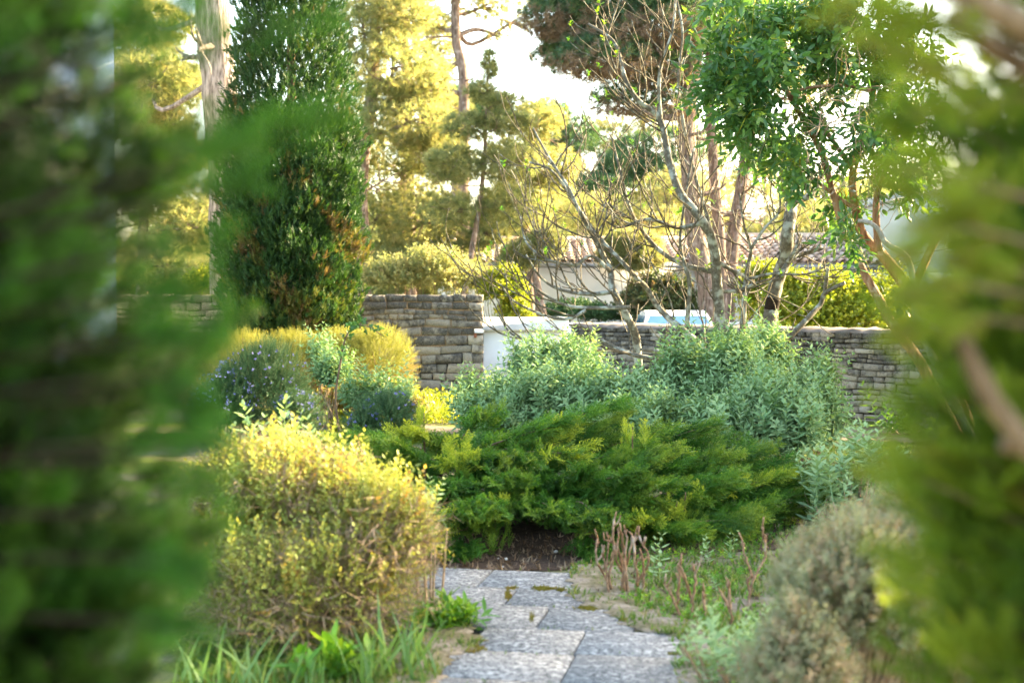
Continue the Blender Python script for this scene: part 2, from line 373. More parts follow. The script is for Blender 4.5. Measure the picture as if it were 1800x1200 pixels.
# ================================================================== THE SETTING
def sheet(name, xs, ys, zf, mats):
    gx, gy = np.meshgrid(xs, ys); V = np.stack([gx, gy, zf(gx, gy)], -1).reshape(-1, 3)
    nx = len(xs); i, j = np.meshgrid(np.arange(nx - 1), np.arange(len(ys) - 1)); a = (j * nx + i).ravel()
    mb = MB(); mb.quads(V, np.stack([a, a + 1, a + nx + 1, a + nx], -1)); o = mb.build(name, mats, smooth=True)
    return tag(o, kind='structure')
def ground_mat():
    m, nt, out = nmat('garden_soil')
    v = objc(nt); n1 = noise(nt, v, .9, 5); n2 = noise(nt, v, 14, 6, .65); n3 = noise(nt, v, 60, 3)
    soil = ramp(nt, n2, [(.3, (.115, .085, .058)), (.55, (.21, .165, .12)), (.75, (.34, .29, .23))])
    green = ramp(nt, n3, [(.3, (.055, .085, .02)), (.7, (.16, .18, .035))])
    c = mixc(nt, ramp(nt, n1, [(.42, (0, 0, 0)), (.55, (1, 1, 1))]), soil, green)
    nt.links.new(pbsdf(nt, c, .95, bump(nt, n2, .8, .02), .1), out.inputs[0]); return m
xs = np.concatenate([[-900, -300, -100, -40], np.arange(-14, 14.01, .35), [40, 100, 300, 900]])
ys = np.concatenate([[-60, -10], np.arange(0, 30, .35), [31, 40, 60, 90, 150, 400, 1500]])
sheet('ground', xs, ys, lambda x, y: gz(x, y), ground_mat())
def road_mat():
    m, nt, out = nmat('pale_asphalt'); n = noise(nt, objc(nt), 40, 5)
    nt.links.new(pbsdf(nt, ramp(nt, n, [(.3, (.05, .05, .052)), (.7, (.085, .083, .08))]), .9, bump(nt, n, .3, .01)), out.inputs[0]); return m
mb = MB()
mb.quads([(-200, 26, -.44), (200, 26, -.44), (200, 31.5, -.44), (-200, 31.5, -.44)], [(0, 1, 2, 3)]); tag(mb.build('road', road_mat()), kind='structure')
for yy in (25.84, 31.5):
    mb = MB(); mb.quads([(-200, yy, -.5), (200, yy, -.5), (200, yy + .15, -.5), (-200, yy + .15, -.5), (-200, yy, -.33), (200, yy, -.33), (200, yy + .15, -.33), (-200, yy + .15, -.33)],
                        [(0, 1, 5, 4), (1, 2, 6, 5), (2, 3, 7, 6), (3, 0, 4, 7), (4, 5, 6, 7)])
    tag(mb.build('kerb', plain('kerb_concrete', (.38, .36, .33), .9, .2, .2, 8)), kind='structure')

# path: worn aggregate slabs laid askew, each row stepping left
def slab_mat():
    m, nt, out = nmat('worn_aggregate_concrete')
    v = objc(nt); vo = nt.nodes.new('ShaderNodeTexVoronoi'); vo.inputs['Scale'].default_value = 55; nt.links.new(v, vo.inputs['Vector'])
    n1 = noise(nt, v, 38, 6, .7); n2 = noise(nt, objc(nt, (3, 6, 1)), 2.6, 6, .6); n3 = noise(nt, v, 130, 3, .6)
    base = ramp(nt, n3, [(.38, (.06, .06, .065)), (.5, (.15, .148, .145)), (.62, (.40, .38, .36))])
    pale = ramp(nt, n1, [(.45, (.095, .093, .092)), (.56, (.46, .44, .41))])
    c = mixc(nt, ramp(nt, n2, [(.40, (0, 0, 0)), (.58, (1, 1, 1))]), base, pale)
    c = mixc(nt, attr(nt, 'tint'), mixc(nt, 1.0, c, (.78, .78, .78), 'MULTIPLY'), c)
    nt.links.new(pbsdf(nt, c, .85, bump(nt, n1, .5, .006), .25), out.inputs[0]); return m
rng = np.random.default_rng(11)
ANG = R(10.5); U = np.array([math.sin(ANG), math.cos(ANG), 0]); Vv = np.array([math.cos(ANG), -math.sin(ANG), 0])
rows = [(1003, 1007, 800, 745, 1012), (1007, 1039.5, 835, 742, 1012), (1039.5, 1073.8, 882, 752, 1040), (1073.8, 1113.5, 940, 800, 1112), (1113.5, 1158, 1007, 835, 1205), (1158, 1207, 985, 772, 1215)]
def slab(mb, a, b, tint):
    # a, b: (joint-line) left and right ground points of the near edge and far edge
    (nl, nr, fl, fr) = a; z0, z1 = -.03, .022; e = .006
    top = np.array([nl, nr, fr, fl]); c = top.mean(0)
    ins = top + (c - top) / np.linalg.norm(c - top, axis=1, keepdims=True) * e
    V = np.concatenate([top + [0, 0, z0], top + [0, 0, z1 - .006], ins + [0, 0, z1]])
    Q = [(k, (k + 1) % 4, 4 + (k + 1) % 4, 4 + k) for k in range(4)] + [(4 + k, 4 + (k + 1) % 4, 8 + (k + 1) % 4, 8 + k) for k in range(4)] + [(8, 9, 10, 11)]
    mb.quads(V, Q, tint)
mb = MB()
def pathrow(nearpt, depth, left, right):
    O = nearpt
    for l, r_ in ((-left, -.004), (.004, right)):
        j = rng.normal(0, .004, 8)
        nl = O + Vv * l + U * (.004 + j[0]); nr = O + Vv * r_ + U * (.004 + j[1]); fl = O + Vv * l + U * (depth - .004 + j[2]); fr = O + Vv * r_ + U * (depth - .004 + j[3])
        dz = rng.normal(0, .0012, 3); slab(mb, (nl + [0, 0, dz[0]], nr + [0, 0, dz[0] + dz[1]], fl + [0, 0, dz[0]], fr + [0, 0, dz[0] + dz[1]]), None, rng.uniform(0, 1))
for (yf, yn, jx, lx, rx) in rows:
    o = G(jx, yn); f_ = G(jx, yf); s = FPX / o[1]; dep = (f_[1] - o[1]) / math.cos(ANG)
    if dep < .12: continue
    pathrow(o, dep, (jx - lx) / s + .05, (rx - jx) / s)
o = G(985, 1207); 
for k in range(9):
    o2 = o - U * .47 * (k + 1) + Vv * (.0 if k % 2 else .03); pathrow(o2, .465, .55, .55)
tag(mb.build('path', slab_mat()), kind='structure')

# ================================================================== STONE WALLS
def stone_mat():
    m, nt, out = nmat('weathered_limestone')
    v = objc(nt); n1 = noise(nt, v, 5.5, 6, .65); n2 = noise(nt, v, 22, 6, .7); n3 = noise(nt, v, 60, 4)
    st = ramp(nt, attr(nt, 'tint'), [(0, (.19, .165, .14)), (.4, (.29, .255, .215)), (.75, (.38, .32, .25)), (1, (.47, .425, .365))])
    st = mixc(nt, .45, st, ramp(nt, n3, [(.3, (.16, .14, .12)), (.7, (.50, .44, .37))]))
    # dark lichen crust, heavier on the upper courses
    add = N(nt, 'ShaderNodeMath', operation='MULTIPLY_ADD'); nt.links.new(attr(nt, 'tip'), add.inputs[0]); add.inputs[1].default_value = .26; nt.links.new(n1, add.inputs[2])
    add2 = N(nt, 'ShaderNodeMath', operation='MULTIPLY_ADD'); nt.links.new(n2, add2.inputs[0]); add2.inputs[1].default_value = .35; nt.links.new(add.outputs[0], add2.inputs[2])
    k = ramp(nt, add2.outputs[0], [(.71, (0, 0, 0)), (.90, (1, 1, 1))])
    c = mixc(nt, k, st, ramp(nt, n3, [(.35, (.055, .050, .048)), (.65, (.16, .145, .13))]))
    nt.links.new(pbsdf(nt, c, .92, bump(nt, n2, .7, .02), .15), out.inputs[0]); return m
M['stone'] = stone_mat(); M['mortar'] = plain('joint_mortar', (.035, .030, .024), .95, .1, .4, 12, b=.5)
def stone_wall(name, p0, p1, h, th, label, seed, cap=None, ch=(.085, .15), sl=(.12, .42)):
    rng = np.random.default_rng(seed); p0 = np.array(p0, float); p1 = np.array(p1, float)
    L = np.linalg.norm(p1 - p0); a = (p1 - p0) / L; nrm = np.array([-a[1], a[0]])
    root = empty(name, (*((p0 + p1) / 2), 0), label, 'wall')
    def W3(u, w, z):   # along, across (towards camera is -), up
        q = p0 + a * u + nrm * w; k = max(0., min(1., (h - z) / .3)); return np.array([q[0], q[1], z + k * (.016 * math.sin(u * 2.9 + z * 5) + .010 * math.sin(u * 7.3 - z * 9))])
    core = MB(); zb = -.35
    cs = [W3(u, w, z) for z in (zb, h - .03) for w in (.035, th - .035) for u in (.03, L - .03)]
    core.quads(cs, [(0, 1, 5, 4), (1, 3, 7, 5), (3, 2, 6, 7), (2, 0, 4, 6), (4, 5, 7, 6)])
    core.build('mortar_core', M['mortar'], root)
    mb = MB(); z = zb
    while z < h - .02:
        c = rng.uniform(*ch) * (1.12 if z < h * .55 else .88)
        if h - (z + c) < .06: c = h - z
        u = 0.0
        while u < L - .005:
            s = rng.uniform(*sl) * (1.25 if c > .12 else .9)
            if L - (u + s) < .1: s = L - u
            g = .002 + rng.uniform(0, .005); b = min(.026, c * .22)
            du = rng.normal(0, .005, 8); dz = rng.normal(0, .006, 8); fo = rng.uniform(-.03, .012)
            if c == h - z and False: fo = 0
            V = []
            for kk, (w, ins) in enumerate(((fo, b), (fo + b, 0), (th - fo - b, 0), (th - fo, b))):
                for q, (uu, zz) in enumerate(((u + g, z + g), (u + s - g, z + g), (u + s - g, z + c - g * .7), (u + g, z + c - g * .7))):
                    cu, cz = u + s / 2, z + c / 2
                    V.append(W3(uu + np.sign(cu - uu) * ins + du[q], w + (rng.normal(0, .006) if ins else 0), zz + np.sign(cz - zz) * ins * .8 + dz[q]))
            Q = [(0, 1, 2, 3), (15, 14, 13, 12)] + [(k4 + (q + 1) % 4, k4 + q, k4 + 4 + q, k4 + 4 + (q + 1) % 4) for k4 in (0, 4, 8) for q in range(4)]
            mb.quads(V, Q, np.clip(rng.normal(.45, .34), 0, 1), np.clip((z - zb * 0) / h, 0, 1) ** 1.5 + rng.normal(0, .35))
            u += s
        z += c
    mb.build('stonework', M['stone'], root)
    if cap:
        cm = MB(); nU = int(L / .12); V = []
        for k in range(nU + 1):
            u = L * k / nU
            for w, zz in ((-.015, h - .012), (.03, h + .03), (th * .5, h + cap * .8), (th - .03, h + cap), (th + .01, h - .012)):
                V.append(W3(u, w + rng.normal(0, .008), zz + (rng.normal(0, .009) if zz > h else 0)))
        Q = [(k * 5 + q, k * 5 + 5 + q, k * 5 + 6 + q, k * 5 + 1 + q) for k in range(nU) for q in range(4)]
        cm.quads(V, Q, .55, .55); cm.build('mortar_capping', plain('weathered_mortar', (.17, .14, .12), .95, .1, .35, 7, b=.7), root, smooth=True)
    return root
YW = 21.6
stone_wall('stone_wall', (-13.0, YW), (X(849, YW), YW), 1.49, .45, 'tall dry stone wall ending in a squared end beside the white gate', 3)
stone_wall('stone_wall', (X(1004, 21.2), 21.25), (9.5, 14.6), 1.02, .5, 'low dark stained stone wall running right behind the grey green shrubs', 8, cap=.045, ch=(.06, .10), sl=(.12, .30))

# white gate
def box(mb, x0, x1, y0, y1, z0, z1, b=.0, tint=.5, mi=0):
    if b <= 0:
        V = [(x, y, z) for z in (z0, z1) for y in (y0, y1) for x in (x0, x1)]
        mb.quads(V, [(0, 1, 5, 4), (1, 3, 7, 5), (3, 2, 6, 7), (2, 0, 4, 6), (4, 5, 7, 6), (2, 3, 1, 0)], tint, 0, mi); return
    xs_, ys_, zs_ = (x0, x1), (y0, y1), (z0, z1); V = []; idx = {}
    for i in (0, 1):
        for j in (0, 1):
            for k in (0, 1):
                sx, sy, sz = 1 - 2 * i, 1 - 2 * j, 1 - 2 * k
                for ax in range(3):
                    v = [xs_[i] + sx * b, ys_[j] + sy * b, zs_[k] + sz * b]; v[ax] = (xs_[i], ys_[j], zs_[k])[ax]
                    idx[i, j, k, ax] = len(V); V.append(v)
    F = []
    def q(a, b_, c, d): F.append((a, b_, c)); F.append((a, c, d))
    for s in (0, 1):
        q(*[idx[s, j, k, 0] for j, k in ((0, 0), (1, 0), (1, 1), (0, 1))]); q(*[idx[i, s, k, 1] for i, k in ((0, 0), (1, 0), (1, 1), (0, 1))]); q(*[idx[i, j, s, 2] for i, j in ((0, 0), (1, 0), (1, 1), (0, 1))])
    for i in (0, 1):
        for j in (0, 1):
            q(idx[i, j, 0, 0], idx[i, j, 1, 0], idx[i, j, 1, 1], idx[i, j, 0, 1]); q(idx[i, 0, j, 0], idx[i, 1, j, 0], idx[i, 1, j, 2], idx[i, 0, j, 2]); q(idx[0, i, j, 1], idx[1, i, j, 1], idx[1, i, j, 2], idx[0, i, j, 2])
            for k in (0, 1): F.append((idx[i, j, k, 0], idx[i, j, k, 1], idx[i, j, k, 2]))
    mb.add(V, F, tint, 0, mi)
M['white'] = plain('white_paint', (.78, .775, .765), .5, .4, .07, 2.5)
M['render'] = plain('white_wall_render', (.84, .835, .82), .9, .2, .05, 1.5, b=.1)
x0, x1 = X(847, 21.8), X(999, 21.8); zt = Zt(558, 21.75)
gt = empty('gate', ((x0 + x1) / 2, 21.85, 0), 'white solid panel gate with thick moulded top rail', 'gate')
mb = MB(); box(mb, x0 + .02, x1 - .02, 21.82, 21.90, .03, zt - .20, .006); mb.build('panel', M['white'], gt)
mb = MB(); box(mb, x0 + .005, x1 - .005, 21.74, 21.98, zt - .20, zt - .03, .012); box(mb, x0 - .015, x1 + .02, 21.71, 22.01, zt - .03, zt, .01); box(mb, x0 + .01, x1 - .01, 21.78, 21.94, zt - .225, zt - .2, .006); mb.build('top_rail', M['white'], gt)
mb = MB(); box(mb, X(834, 21.6), x0 + .03, 21.54, 21.60, Zt(585, 21.6), Zt(578, 21.6), .004); mb.build('hinge_strap', M['white'], gt)
mb = MB(); box(mb, X(833, 21.6), X(838, 21.6), 21.55, 21.62, Zt(593, 21.6), Zt(585.4, 21.6), .004); mb.build('hinge_bracket', plain('rusty_iron', (.30, .11, .06), .8, .2, .3, 30), gt)

# ================================================================== HOUSES BEYOND
M['tile'] = None
def tile_mat():
    m, nt, out = nmat('canal_tile_clay'); v = objc(nt); n = noise(nt, v, 3, 5); n2 = noise(nt, v, 30, 4)
    c = ramp(nt, attr(nt, 'tint'), [(0, (.36, .23, .16)), (.5, (.52, .37, .28)), (1, (.66, .54, .44))])
    c = mixc(nt, ramp(nt, n, [(.45, (0, 0, 0)), (.7, (.6, .6, .6))]), c, (.50, .42, .34))
    nt.links.new(pbsdf(nt, c, .85, bump(nt, n2, .3, .01), .2), out.inputs[0]); return m
M['tile'] = tile_mat()
M['pane'] = plain('window_glass', (.10, .16, .22), .08, .8, .1, 1)
def tiled_roof(mb, a, b, up, pitch_len, seed, tw=.21):
    """a->b along the eave, 'up' the slope vector from eave to ridge (unit), canal tiles as half-round ribs in overlapping rows"""
    rng = np.random.default_rng(seed); a = np.array(a, float); b = np.array(b, float); L = np.linalg.norm(b - a); e = (b - a) / L; up = unit(np.array(up, float)); nn = np.cross(e, up); nn = nn if nn[2] > 0 else -nn
    n = int(L / tw); rowsn = max(3, int(pitch_len / .38)); tw = L / n; rl = pitch_len / rowsn
    th = np.linspace(0, np.pi, 6)
    for i in range(n):
        for r in range(rowsn):
            t = rng.uniform(0, 1); V = []
            for s, lift in ((r * rl - .04, .035), ((r + 1) * rl + .02, .0)):
                c = a + e * (i + .5) * tw + up * s + nn * lift
                V += [c + e * (-np.cos(q) * tw * .40) + nn * (np.sin(q) * tw * .36) for q in th]
            mb.quads(V, [(k, k + 1, k + 7, k + 6) for k in range(5)], t)
    for r in range(rowsn):    # channel tiles below
        V = [a + up * (r * rl - .02) + nn * .012, b + up * (r * rl - .02) + nn * .012, b + up * (r + 1) * rl - nn * .004, a + up * (r + 1) * rl - nn * .004]
        mb.quads(V, [(0, 1, 2, 3)], .2)
def house(name, x0, x1, y0, y1, zb, ze, rise, label, windows, seed, doors=(), chimney=None, fascia=True):
    root = empty(name, ((x0 + x1) / 2, y0, zb), label, 'house')
    mb = MB(); box(mb, x0, x1, y0, y1, zb - .2, ze)
    ym = (y0 + y1) / 2
    for xx in (x0, x1): mb.add([(xx, y0, ze), (xx, y1, ze), (xx, ym, ze + rise)], [(0, 1, 2)])
    mb.build('wall', M['render'], root)
    rf = MB(); o = .35; sl = math.hypot(ym - y0 + o, rise * (ym - y0 + o) / (ym - y0))
    for yy, sgn in ((y0 - o, 1), (y1 + o, -1)):
        zz = ze - rise * o / (ym - y0) + .06
        tiled_roof(rf, (x0 - .2, yy, zz), (x1 + .2, yy, zz), (0, sgn * (ym - y0), rise), sl, seed)
    ro = rf.build('roof', M['tile'], root)
    rd = MB(); tube(rd, [(x0 - .22, ym, ze + rise + .07), ((x0 + x1) / 2, ym, ze + rise + .07), (x1 + .22, ym, ze + rise + .07)], .11, 8, tint=.6); rd.build('ridge', M['tile'], ro)
    gu = MB(); tube(gu, [(x0 - .2, y0 - .41, ze - .10), (x1 + .2, y0 - .41, ze - .10)], .055, 8); gu.build('gutter', plain('zinc_gutter', (.30, .30, .31), .5, .4, .1, 2, .5), root)
    for (wx, ww, wz, wh) in windows:
        fr = MB()
        for q in ((wx - ww / 2 - .06, wx - ww / 2, wz, wz + wh), (wx + ww / 2, wx + ww / 2 + .06, wz, wz + wh), (wx - ww / 2 - .06, wx + ww / 2 + .06, wz + wh, wz + wh + .06), (wx - ww / 2 - .1, wx + ww / 2 + .1, wz - .07, wz)): box(fr, q[0], q[1], y0 - .06, y0 - .003, q[2], q[3])
        f_ = fr.build('window', M['white'], root)
        pm = MB(); box(pm, wx - ww / 2, wx + ww / 2, y0 - .03, y0 - .004, wz, wz + wh); pm.build('pane', M['pane'], f_)
    if chimney:
        cx, cy = chimney; c = MB(); box(c, cx - .3, cx + .3, cy - .3, cy + .3, ze, ze + rise + .6, .02); c.build('chimney', M['render'], ro)
    return root
YH = 38.0
zeA = Zt(461, YH)
house('house', X(770, YH), X(1268, YH), YH, YH + 6, -.45, zeA, .62, 'low white house with clay tile roof facing the garden behind the gate', [(X(1180, YH), 1.1, .55, 1.1)], 21)
YB = 35.5
house('house', X(1300, YB), X(1620, YB), YB, YB + 6, -.45, Zt(462, YB), .68, 'white house with pinkish tile roof behind the yellow hedge and leaning trunks', [(X(1480, YB), 1.0, .5, 1.0)], 22)
YC = 31.0
hc = empty('house', (X(1760, YC), YC, -.45), 'tall pale flat roofed house at far right behind the blurred conifer', 'house')
mb = MB(); box(mb, X(1560, YC), X(2150, YC), YC, YC + 8, -.6, Zt(480, YC)); box(mb, X(1640, YC), X(2150, YC), YC + .4, YC + 8, Zt(480, YC), Zt(338, YC)); mb.build('wall', plain('pale_green_render', (.46, .50, .46), .9, .2, .06, 1.5), hc)
mb = MB(); box(mb, X(1630, YC), X(2160, YC), YC + .1, YC + 8.3, Zt(338, YC) + .002, Zt(322, YC), .02); mb.build('roof_slab', plain('roof_edge_zinc', (.42, .43, .45), .6, .3, .1, 2), hc)
for wx in (1700, 1820, 1940):
    mb = MB(); box(mb, X(wx - 30, YC), X(wx + 30, YC), YC + .34, YC + .397, Zt(440, YC), Zt(360, YC)); w_ = mb.build('window', M['white'], hc)
    mb = MB(); box(mb, X(wx - 26, YC), X(wx + 26, YC), YC + .31, YC + .338, Zt(436, YC), Zt(364, YC)); mb.build('pane', M['pane'], w_)
# pale house on the left, seen through gaps of the near conifer
YD = 19.0
hd = empty('house', (X(-200, YD), YD, 0), 'pale house corner glimpsed through the dark blurred conifer at left', 'house')
pl = [(X(-900, YD), YD), (X(205, YD), YD), (X(205, YD) - 1.1, YD + 2.3), (X(-900, YD) - 1.1, YD + 2.3)]
mb = MB(); mb.quads([(x, y, z) for z in (-.1, 6.6) for x, y in pl], [(0, 1, 5, 4), (1, 2, 6, 5), (2, 3, 7, 6), (3, 0, 4, 7), (4, 5, 6, 7)]); mb.build('wall', plain('blue_white_render', (.40, .44, .50), .9, .2, .04, 1), hd)
pl = [(x + (.2 if k in (1, 2) else -.2), y + (-.3 if k < 2 else .3)) for k, (x, y) in enumerate(pl)]
mb = MB(); mb.quads([(x, y, z) for z in (6.602, 6.8) for x, y in pl], [(0, 1, 5, 4), (1, 2, 6, 5), (2, 3, 7, 6), (3, 0, 4, 7), (4, 5, 6, 7), (3, 2, 1, 0)]); mb.build('eaves', M['tile'], hd)
mb = MB(); box(mb, X(-60, YD), X(70, YD), YD - .04, YD - .003, 2.6, 4.0); w_ = mb.build('window', M['white'], hd)
mb = MB(); box(mb, X(-53, YD), X(63, YD), YD - .06, YD - .042, 2.65, 3.95); mb.build('pane', M['pane'], w_)
# low white wall across the road
lw = MB(); box(lw, X(860, 33), X(1640, 33), 33, 33.25, -.6, Zt(570, 33), .02); box(lw, X(855, 33), X(1645, 33), 32.96, 33.29, Zt(570, 33) + .002, Zt(567, 33), .008)
tag(lw.build('low_wall', M['render'], loc=(X(1250, 33), 33, -.45)), 'low white rendered wall across the road in front of the houses', 'wall')

# car: white hatchback facing the garden wall, parked beyond it
def car(loc, label):
    root = empty('parked_car', loc, label, 'car'); bx, by, bz = loc
    white = plain('white_car_paint', (.80, .80, .80), .25, .6, .02, 1); dark = plain('black_rubber', (.02, .02, .02), .8, .3, .1, 5)
    glass = plain('blue_tinted_glass', (.10, .24, .42), .06, .8, .08, 1)
    # stations along the car: (y back, half width bottom/top, z bottom, z belt)
    def loft(mb, st):
        V = []; n = 10
        for (y, hw, z0, z1, r) in st:
            pr = [(-hw + r, z0), (-hw, z0 + r), (-hw, z1 - r), (-hw + r * 1.2, z1), (-hw * .4, z1 + .015), (hw * .4, z1 + .015), (hw - r * 1.2, z1), (hw, z1 - r), (hw, z0 + r), (hw - r, z0)]
            V += [(bx + a, by + y, bz + b) for a, b in pr]
        Q = [(k * n + j, k * n + (j + 1) % n, k * n + n + (j + 1) % n, k * n + n + j) for k in range(len(st) - 1) for j in range(n)]
        mb.quads(V, Q); V0 = len(st) - 1
        for base, rev in ((0, 0), (V0 * n, 1)): mb.add([V[base + j] for j in range(n)], [(0, j, j + 1) if rev else (0, j + 1, j) for j in range(1, n - 1)])
    b = MB(); loft(b, [(0, .70, .30, .62, .10), (.12, .82, .22, .76, .10), (.9, .87, .2, .92, .10), (1.3, .88, .2, .96, .08), (3.2, .88, .2, .98, .08), (3.85, .86, .22, .95, .1), (4.0, .78, .32, .85, .1)]); b.build('body', white, root, smooth=True)
    c = MB(); V = []; sec = [(1.05, .80, .95), (1.75, .60, 1.44), (2.3, .60, 1.50), (3.3, .58, 1.46), (3.85, .74, .95)]
    V = [(bx + s * hw, by + y, bz + z) for (y, hw, z) in sec for s in (-1, 1)]
    Q = [(2 * k, 2 * k + 1, 2 * k + 3, 2 * k + 2) for k in range(4)]; c.quads(V, Q)
    base = [(bx + s * .80, by + y, bz + .95) for y in (1.05, 3.85) for s in (-1, 1)]
    for s in (0, 1): c.add([V[s], V[2 + s], V[4 + s], V[6 + s], V[8 + s]], [(0, 1, 4), (1, 2, 3), (1, 3, 4)])
    c.build('cabin', white, root)
    w = MB()
    def lerp(u, v): # windscreen plane
        y = 1.05 + .7 * v; hw = .80 - .20 * v; z = .95 + .49 * v; return (bx + u * (hw - .07), by + y - .012, bz + z + .012)
    w.quads([lerp(-1, .06), lerp(1, .06), lerp(1, .9), lerp(-1, .9)], [(0, 1, 2, 3)]); w.build('windscreen', glass, root)
    for s in (-1, 1):
        for (ya, yb) in ((1.6, 2.4), (2.48, 3.35)):
            q = MB(); q.quads([(bx + s * .795, by + ya - .2, bz + 1.0), (bx + s * .785, by + yb, bz + 1.0), (bx + s * .635, by + min(yb, 3.2), bz + 1.40), (bx + s * .635, by + ya + .22, bz + 1.40)], [(0, 1, 2, 3)]); q.build('side_window', glass, root)
        h = MB(); box(h, bx + s * .62 - .16, bx + s * .62 + .16, by + .03, by + .16, bz + .58, bz + .72, .02); h.build('headlight', plain('lamp_glass', (.7, .72, .75), .1, .8, .02, 1), root)
        mi = MB(); box(mi, bx + s * .98 - .1, bx + s * .98 + .1, by + 1.25, by + 1.35, bz + .92, bz + 1.06, .03); mi.build('wing_mirror', white, root)
        for yy in (.8, 3.2):
            t = MB(); th = np.linspace(0, 2 * np.pi, 25)
            tube(t, [(bx + s * .70, by + yy, bz + .31), (bx + s * .71, by + yy, bz + .31), (bx + s * .885, by + yy, bz + .31), (bx + s * .895, by + yy, bz + .31)], [.27, .31, .31, .27], 24); wh = t.build('wheel', dark, root)
            t = MB(); tube(t, [(bx + s * .88, by + yy, bz + .31), (bx + s * .905, by + yy, bz + .31)], .19, 16); t.build('rim', plain('alloy', (.5, .5, .5), .3, .5, .05, 2, .8), wh)
    g = MB(); box(g, bx - .5, bx + .5, by - .012, by + .1, bz + .38, bz + .52, .02); g.build('grille', dark, root)
car((X(1206, 26.6), 26.3, -.36), 'white car with blue tinted windscreen showing above the low stone wall')

# ================================================================== TREES BEYOND THE WALL
def clump(fol, wood, rng, c, r, n, scale, protos, trunkpt=None, lr=.05, tint=(.1, .9), brown=0, twigs=14, mi=0, lo=.35, up=.5):
    p, d, u = ellip(rng, n, c, r, lo, None, .18, 3.2)
    dirs = d + rng.normal(0, .35, (n, 3)) + np.array([0, 0, up])
    t = np.clip(rng.uniform(*tint, n), 0, 1)
    if brown:                                   # dead, brown needles underneath
        low = (p[:, 2] - c[2]) / r[2]; pb = np.clip(.28 - low * 1.2, 0, 1) * brown; t = np.where(rng.uniform(0, 1, n) < pb, rng.uniform(.86, 1, n), np.minimum(t, .78))
    scatter(fol, protos, p, dirs, rng.uniform(.75, 1.25, n) * scale, rng, t, mi=mi)
    if trunkpt is not None:
        c = np.asarray(c, float); m = (trunkpt + c) / 2 + rng.normal(0, .1, 3) * np.linalg.norm(c - trunkpt) + np.array([0, 0, -.1 * np.linalg.norm(c - trunkpt)])
        tube(wood, spline([trunkpt, m, c], 9), np.linspace(lr, lr * .45, 9), 6, rough=.06, rng=rng)
    for k in np.linspace(0, n - 1, twigs).astype(int):
        q = p[k]; m = (np.asarray(c) * .45 + q * .55) + rng.normal(0, .12, 3) * np.array(r); tube(wood, spline([np.asarray(c, float), m, q], 5), np.linspace(lr * .4, .006, 5), 4)
def pine(label, trunk, r0, r1, clumps, group, mat='pine', scale=.17, density=1.0, barkm='bark_pine', brown=0, seed=1, lr=.055, protos=None, up=.5, name='pine_tree', tint=(.05, .95), stubs=6):
    rng = np.random.default_rng(seed); protos = protos or TUFT
    tp = np.array([P(*t) for t in trunk]); foot = tp[0].copy(); g = float(gz(foot[0], foot[1])); 
    if foot[2] > g - .02:
        foot = foot + (tp[0] - tp[1]) / max(1e-6, (tp[1] - tp[0])[2]) * (foot[2] - g + .1) * .4; foot[2] = g - .1; tp = np.vstack([foot, tp])
    root = empty(name, (foot[0], foot[1], g), label, 'tree', group)
    wood = MB(); sp = spline(tp, 26); tube(wood, sp, np.linspace(r0, r1, 26), 12, rough=.05, rng=rng)
    for k in range(stubs):
        i = rng.integers(8, 24); d = unit(rng.normal(0, 1, 3) * [1, 1, .3]); grow(wood, rng, sp[i], d, rng.uniform(.5, 1.6), r1 * .28, 1, [], .2, .3, 3)
    fol = MB()
    for (px, py, Y, rx, ry, n) in clumps:
        c = P(px, py, Y); k = Y / FPX; r = (rx * k, rx * k * .9, ry * k)
        i = np.argmin(np.linalg.norm(sp - (c - np.array([0, 0, .35 * r[0]])), axis=1)); clump(fol, wood, rng, c, r, int(n * density), scale, protos, sp[i], lr, tint, brown, up=up)
    wood.build('trunk', M[barkm], root, smooth=True); fol.build('crown', M[mat], root)
    return root
GP = 'pines beyond the stone wall'
# the old pine close to the cypress
pine('thick grey barked old pine trunk standing just left of the cypress', [(402, 420, 25), (398, 300, 25), (388, 180, 25), (376, 60, 25), (368, -60, 25), (362, -260, 25.3)], .36, .26,
     [(300, -120, 25, 130, 60, 900), (420, -170, 25.5, 150, 70, 900), (270, 40, 26.5, 70, 45, 500), (265, 150, 26.5, 80, 60, 700), (290, 225, 27, 60, 40, 400)], GP, barkm='bark_old_pine', seed=31, scale=.2, stubs=3)
pine('straight reddish pine trunk at the right edge of the cypress', [(640, 500, 34), (636, 400, 34), (634, 320, 34), (642, 250, 34), (655, 150, 34), (660, 40, 34.5), (665, -120, 35)], .19, .12,
     [(690, 120, 33.5, 85, 65, 900), (640, 60, 34, 80, 60, 800), (720, 215, 33.5, 80, 55, 800), (655, 190, 34.5, 70, 60, 700), (690, -50, 34, 120, 60, 900), (615, 260, 35, 60, 55, 500), (740, 150, 34, 60, 40, 420), (700, 30, 34, 80, 40, 500), (765, 240, 34, 50, 40, 350)], GP, seed=32)
pine('thin leaning young pine with a pointed green top', [(816, 530, 30), (826, 460, 30), (838, 390, 30), (848, 320, 30), (853, 240, 30), (856, 160, 30), (862, 80, 30)], .085, .015,
     [(860, 115, 30, 14, 26, 90), (845, 160, 30, 26, 18, 120), (880, 180, 30, 34, 18, 150), (895, 215, 30, 48, 22, 240), (825, 222, 30, 45, 24, 240), (800, 290, 30, 62, 30, 420), (900, 285, 30, 60, 32, 420), (800, 370, 30, 55, 32, 340), (885, 360, 30.3, 55, 34, 360)], GP, seed=33, lr=.02, tint=(0, .8))
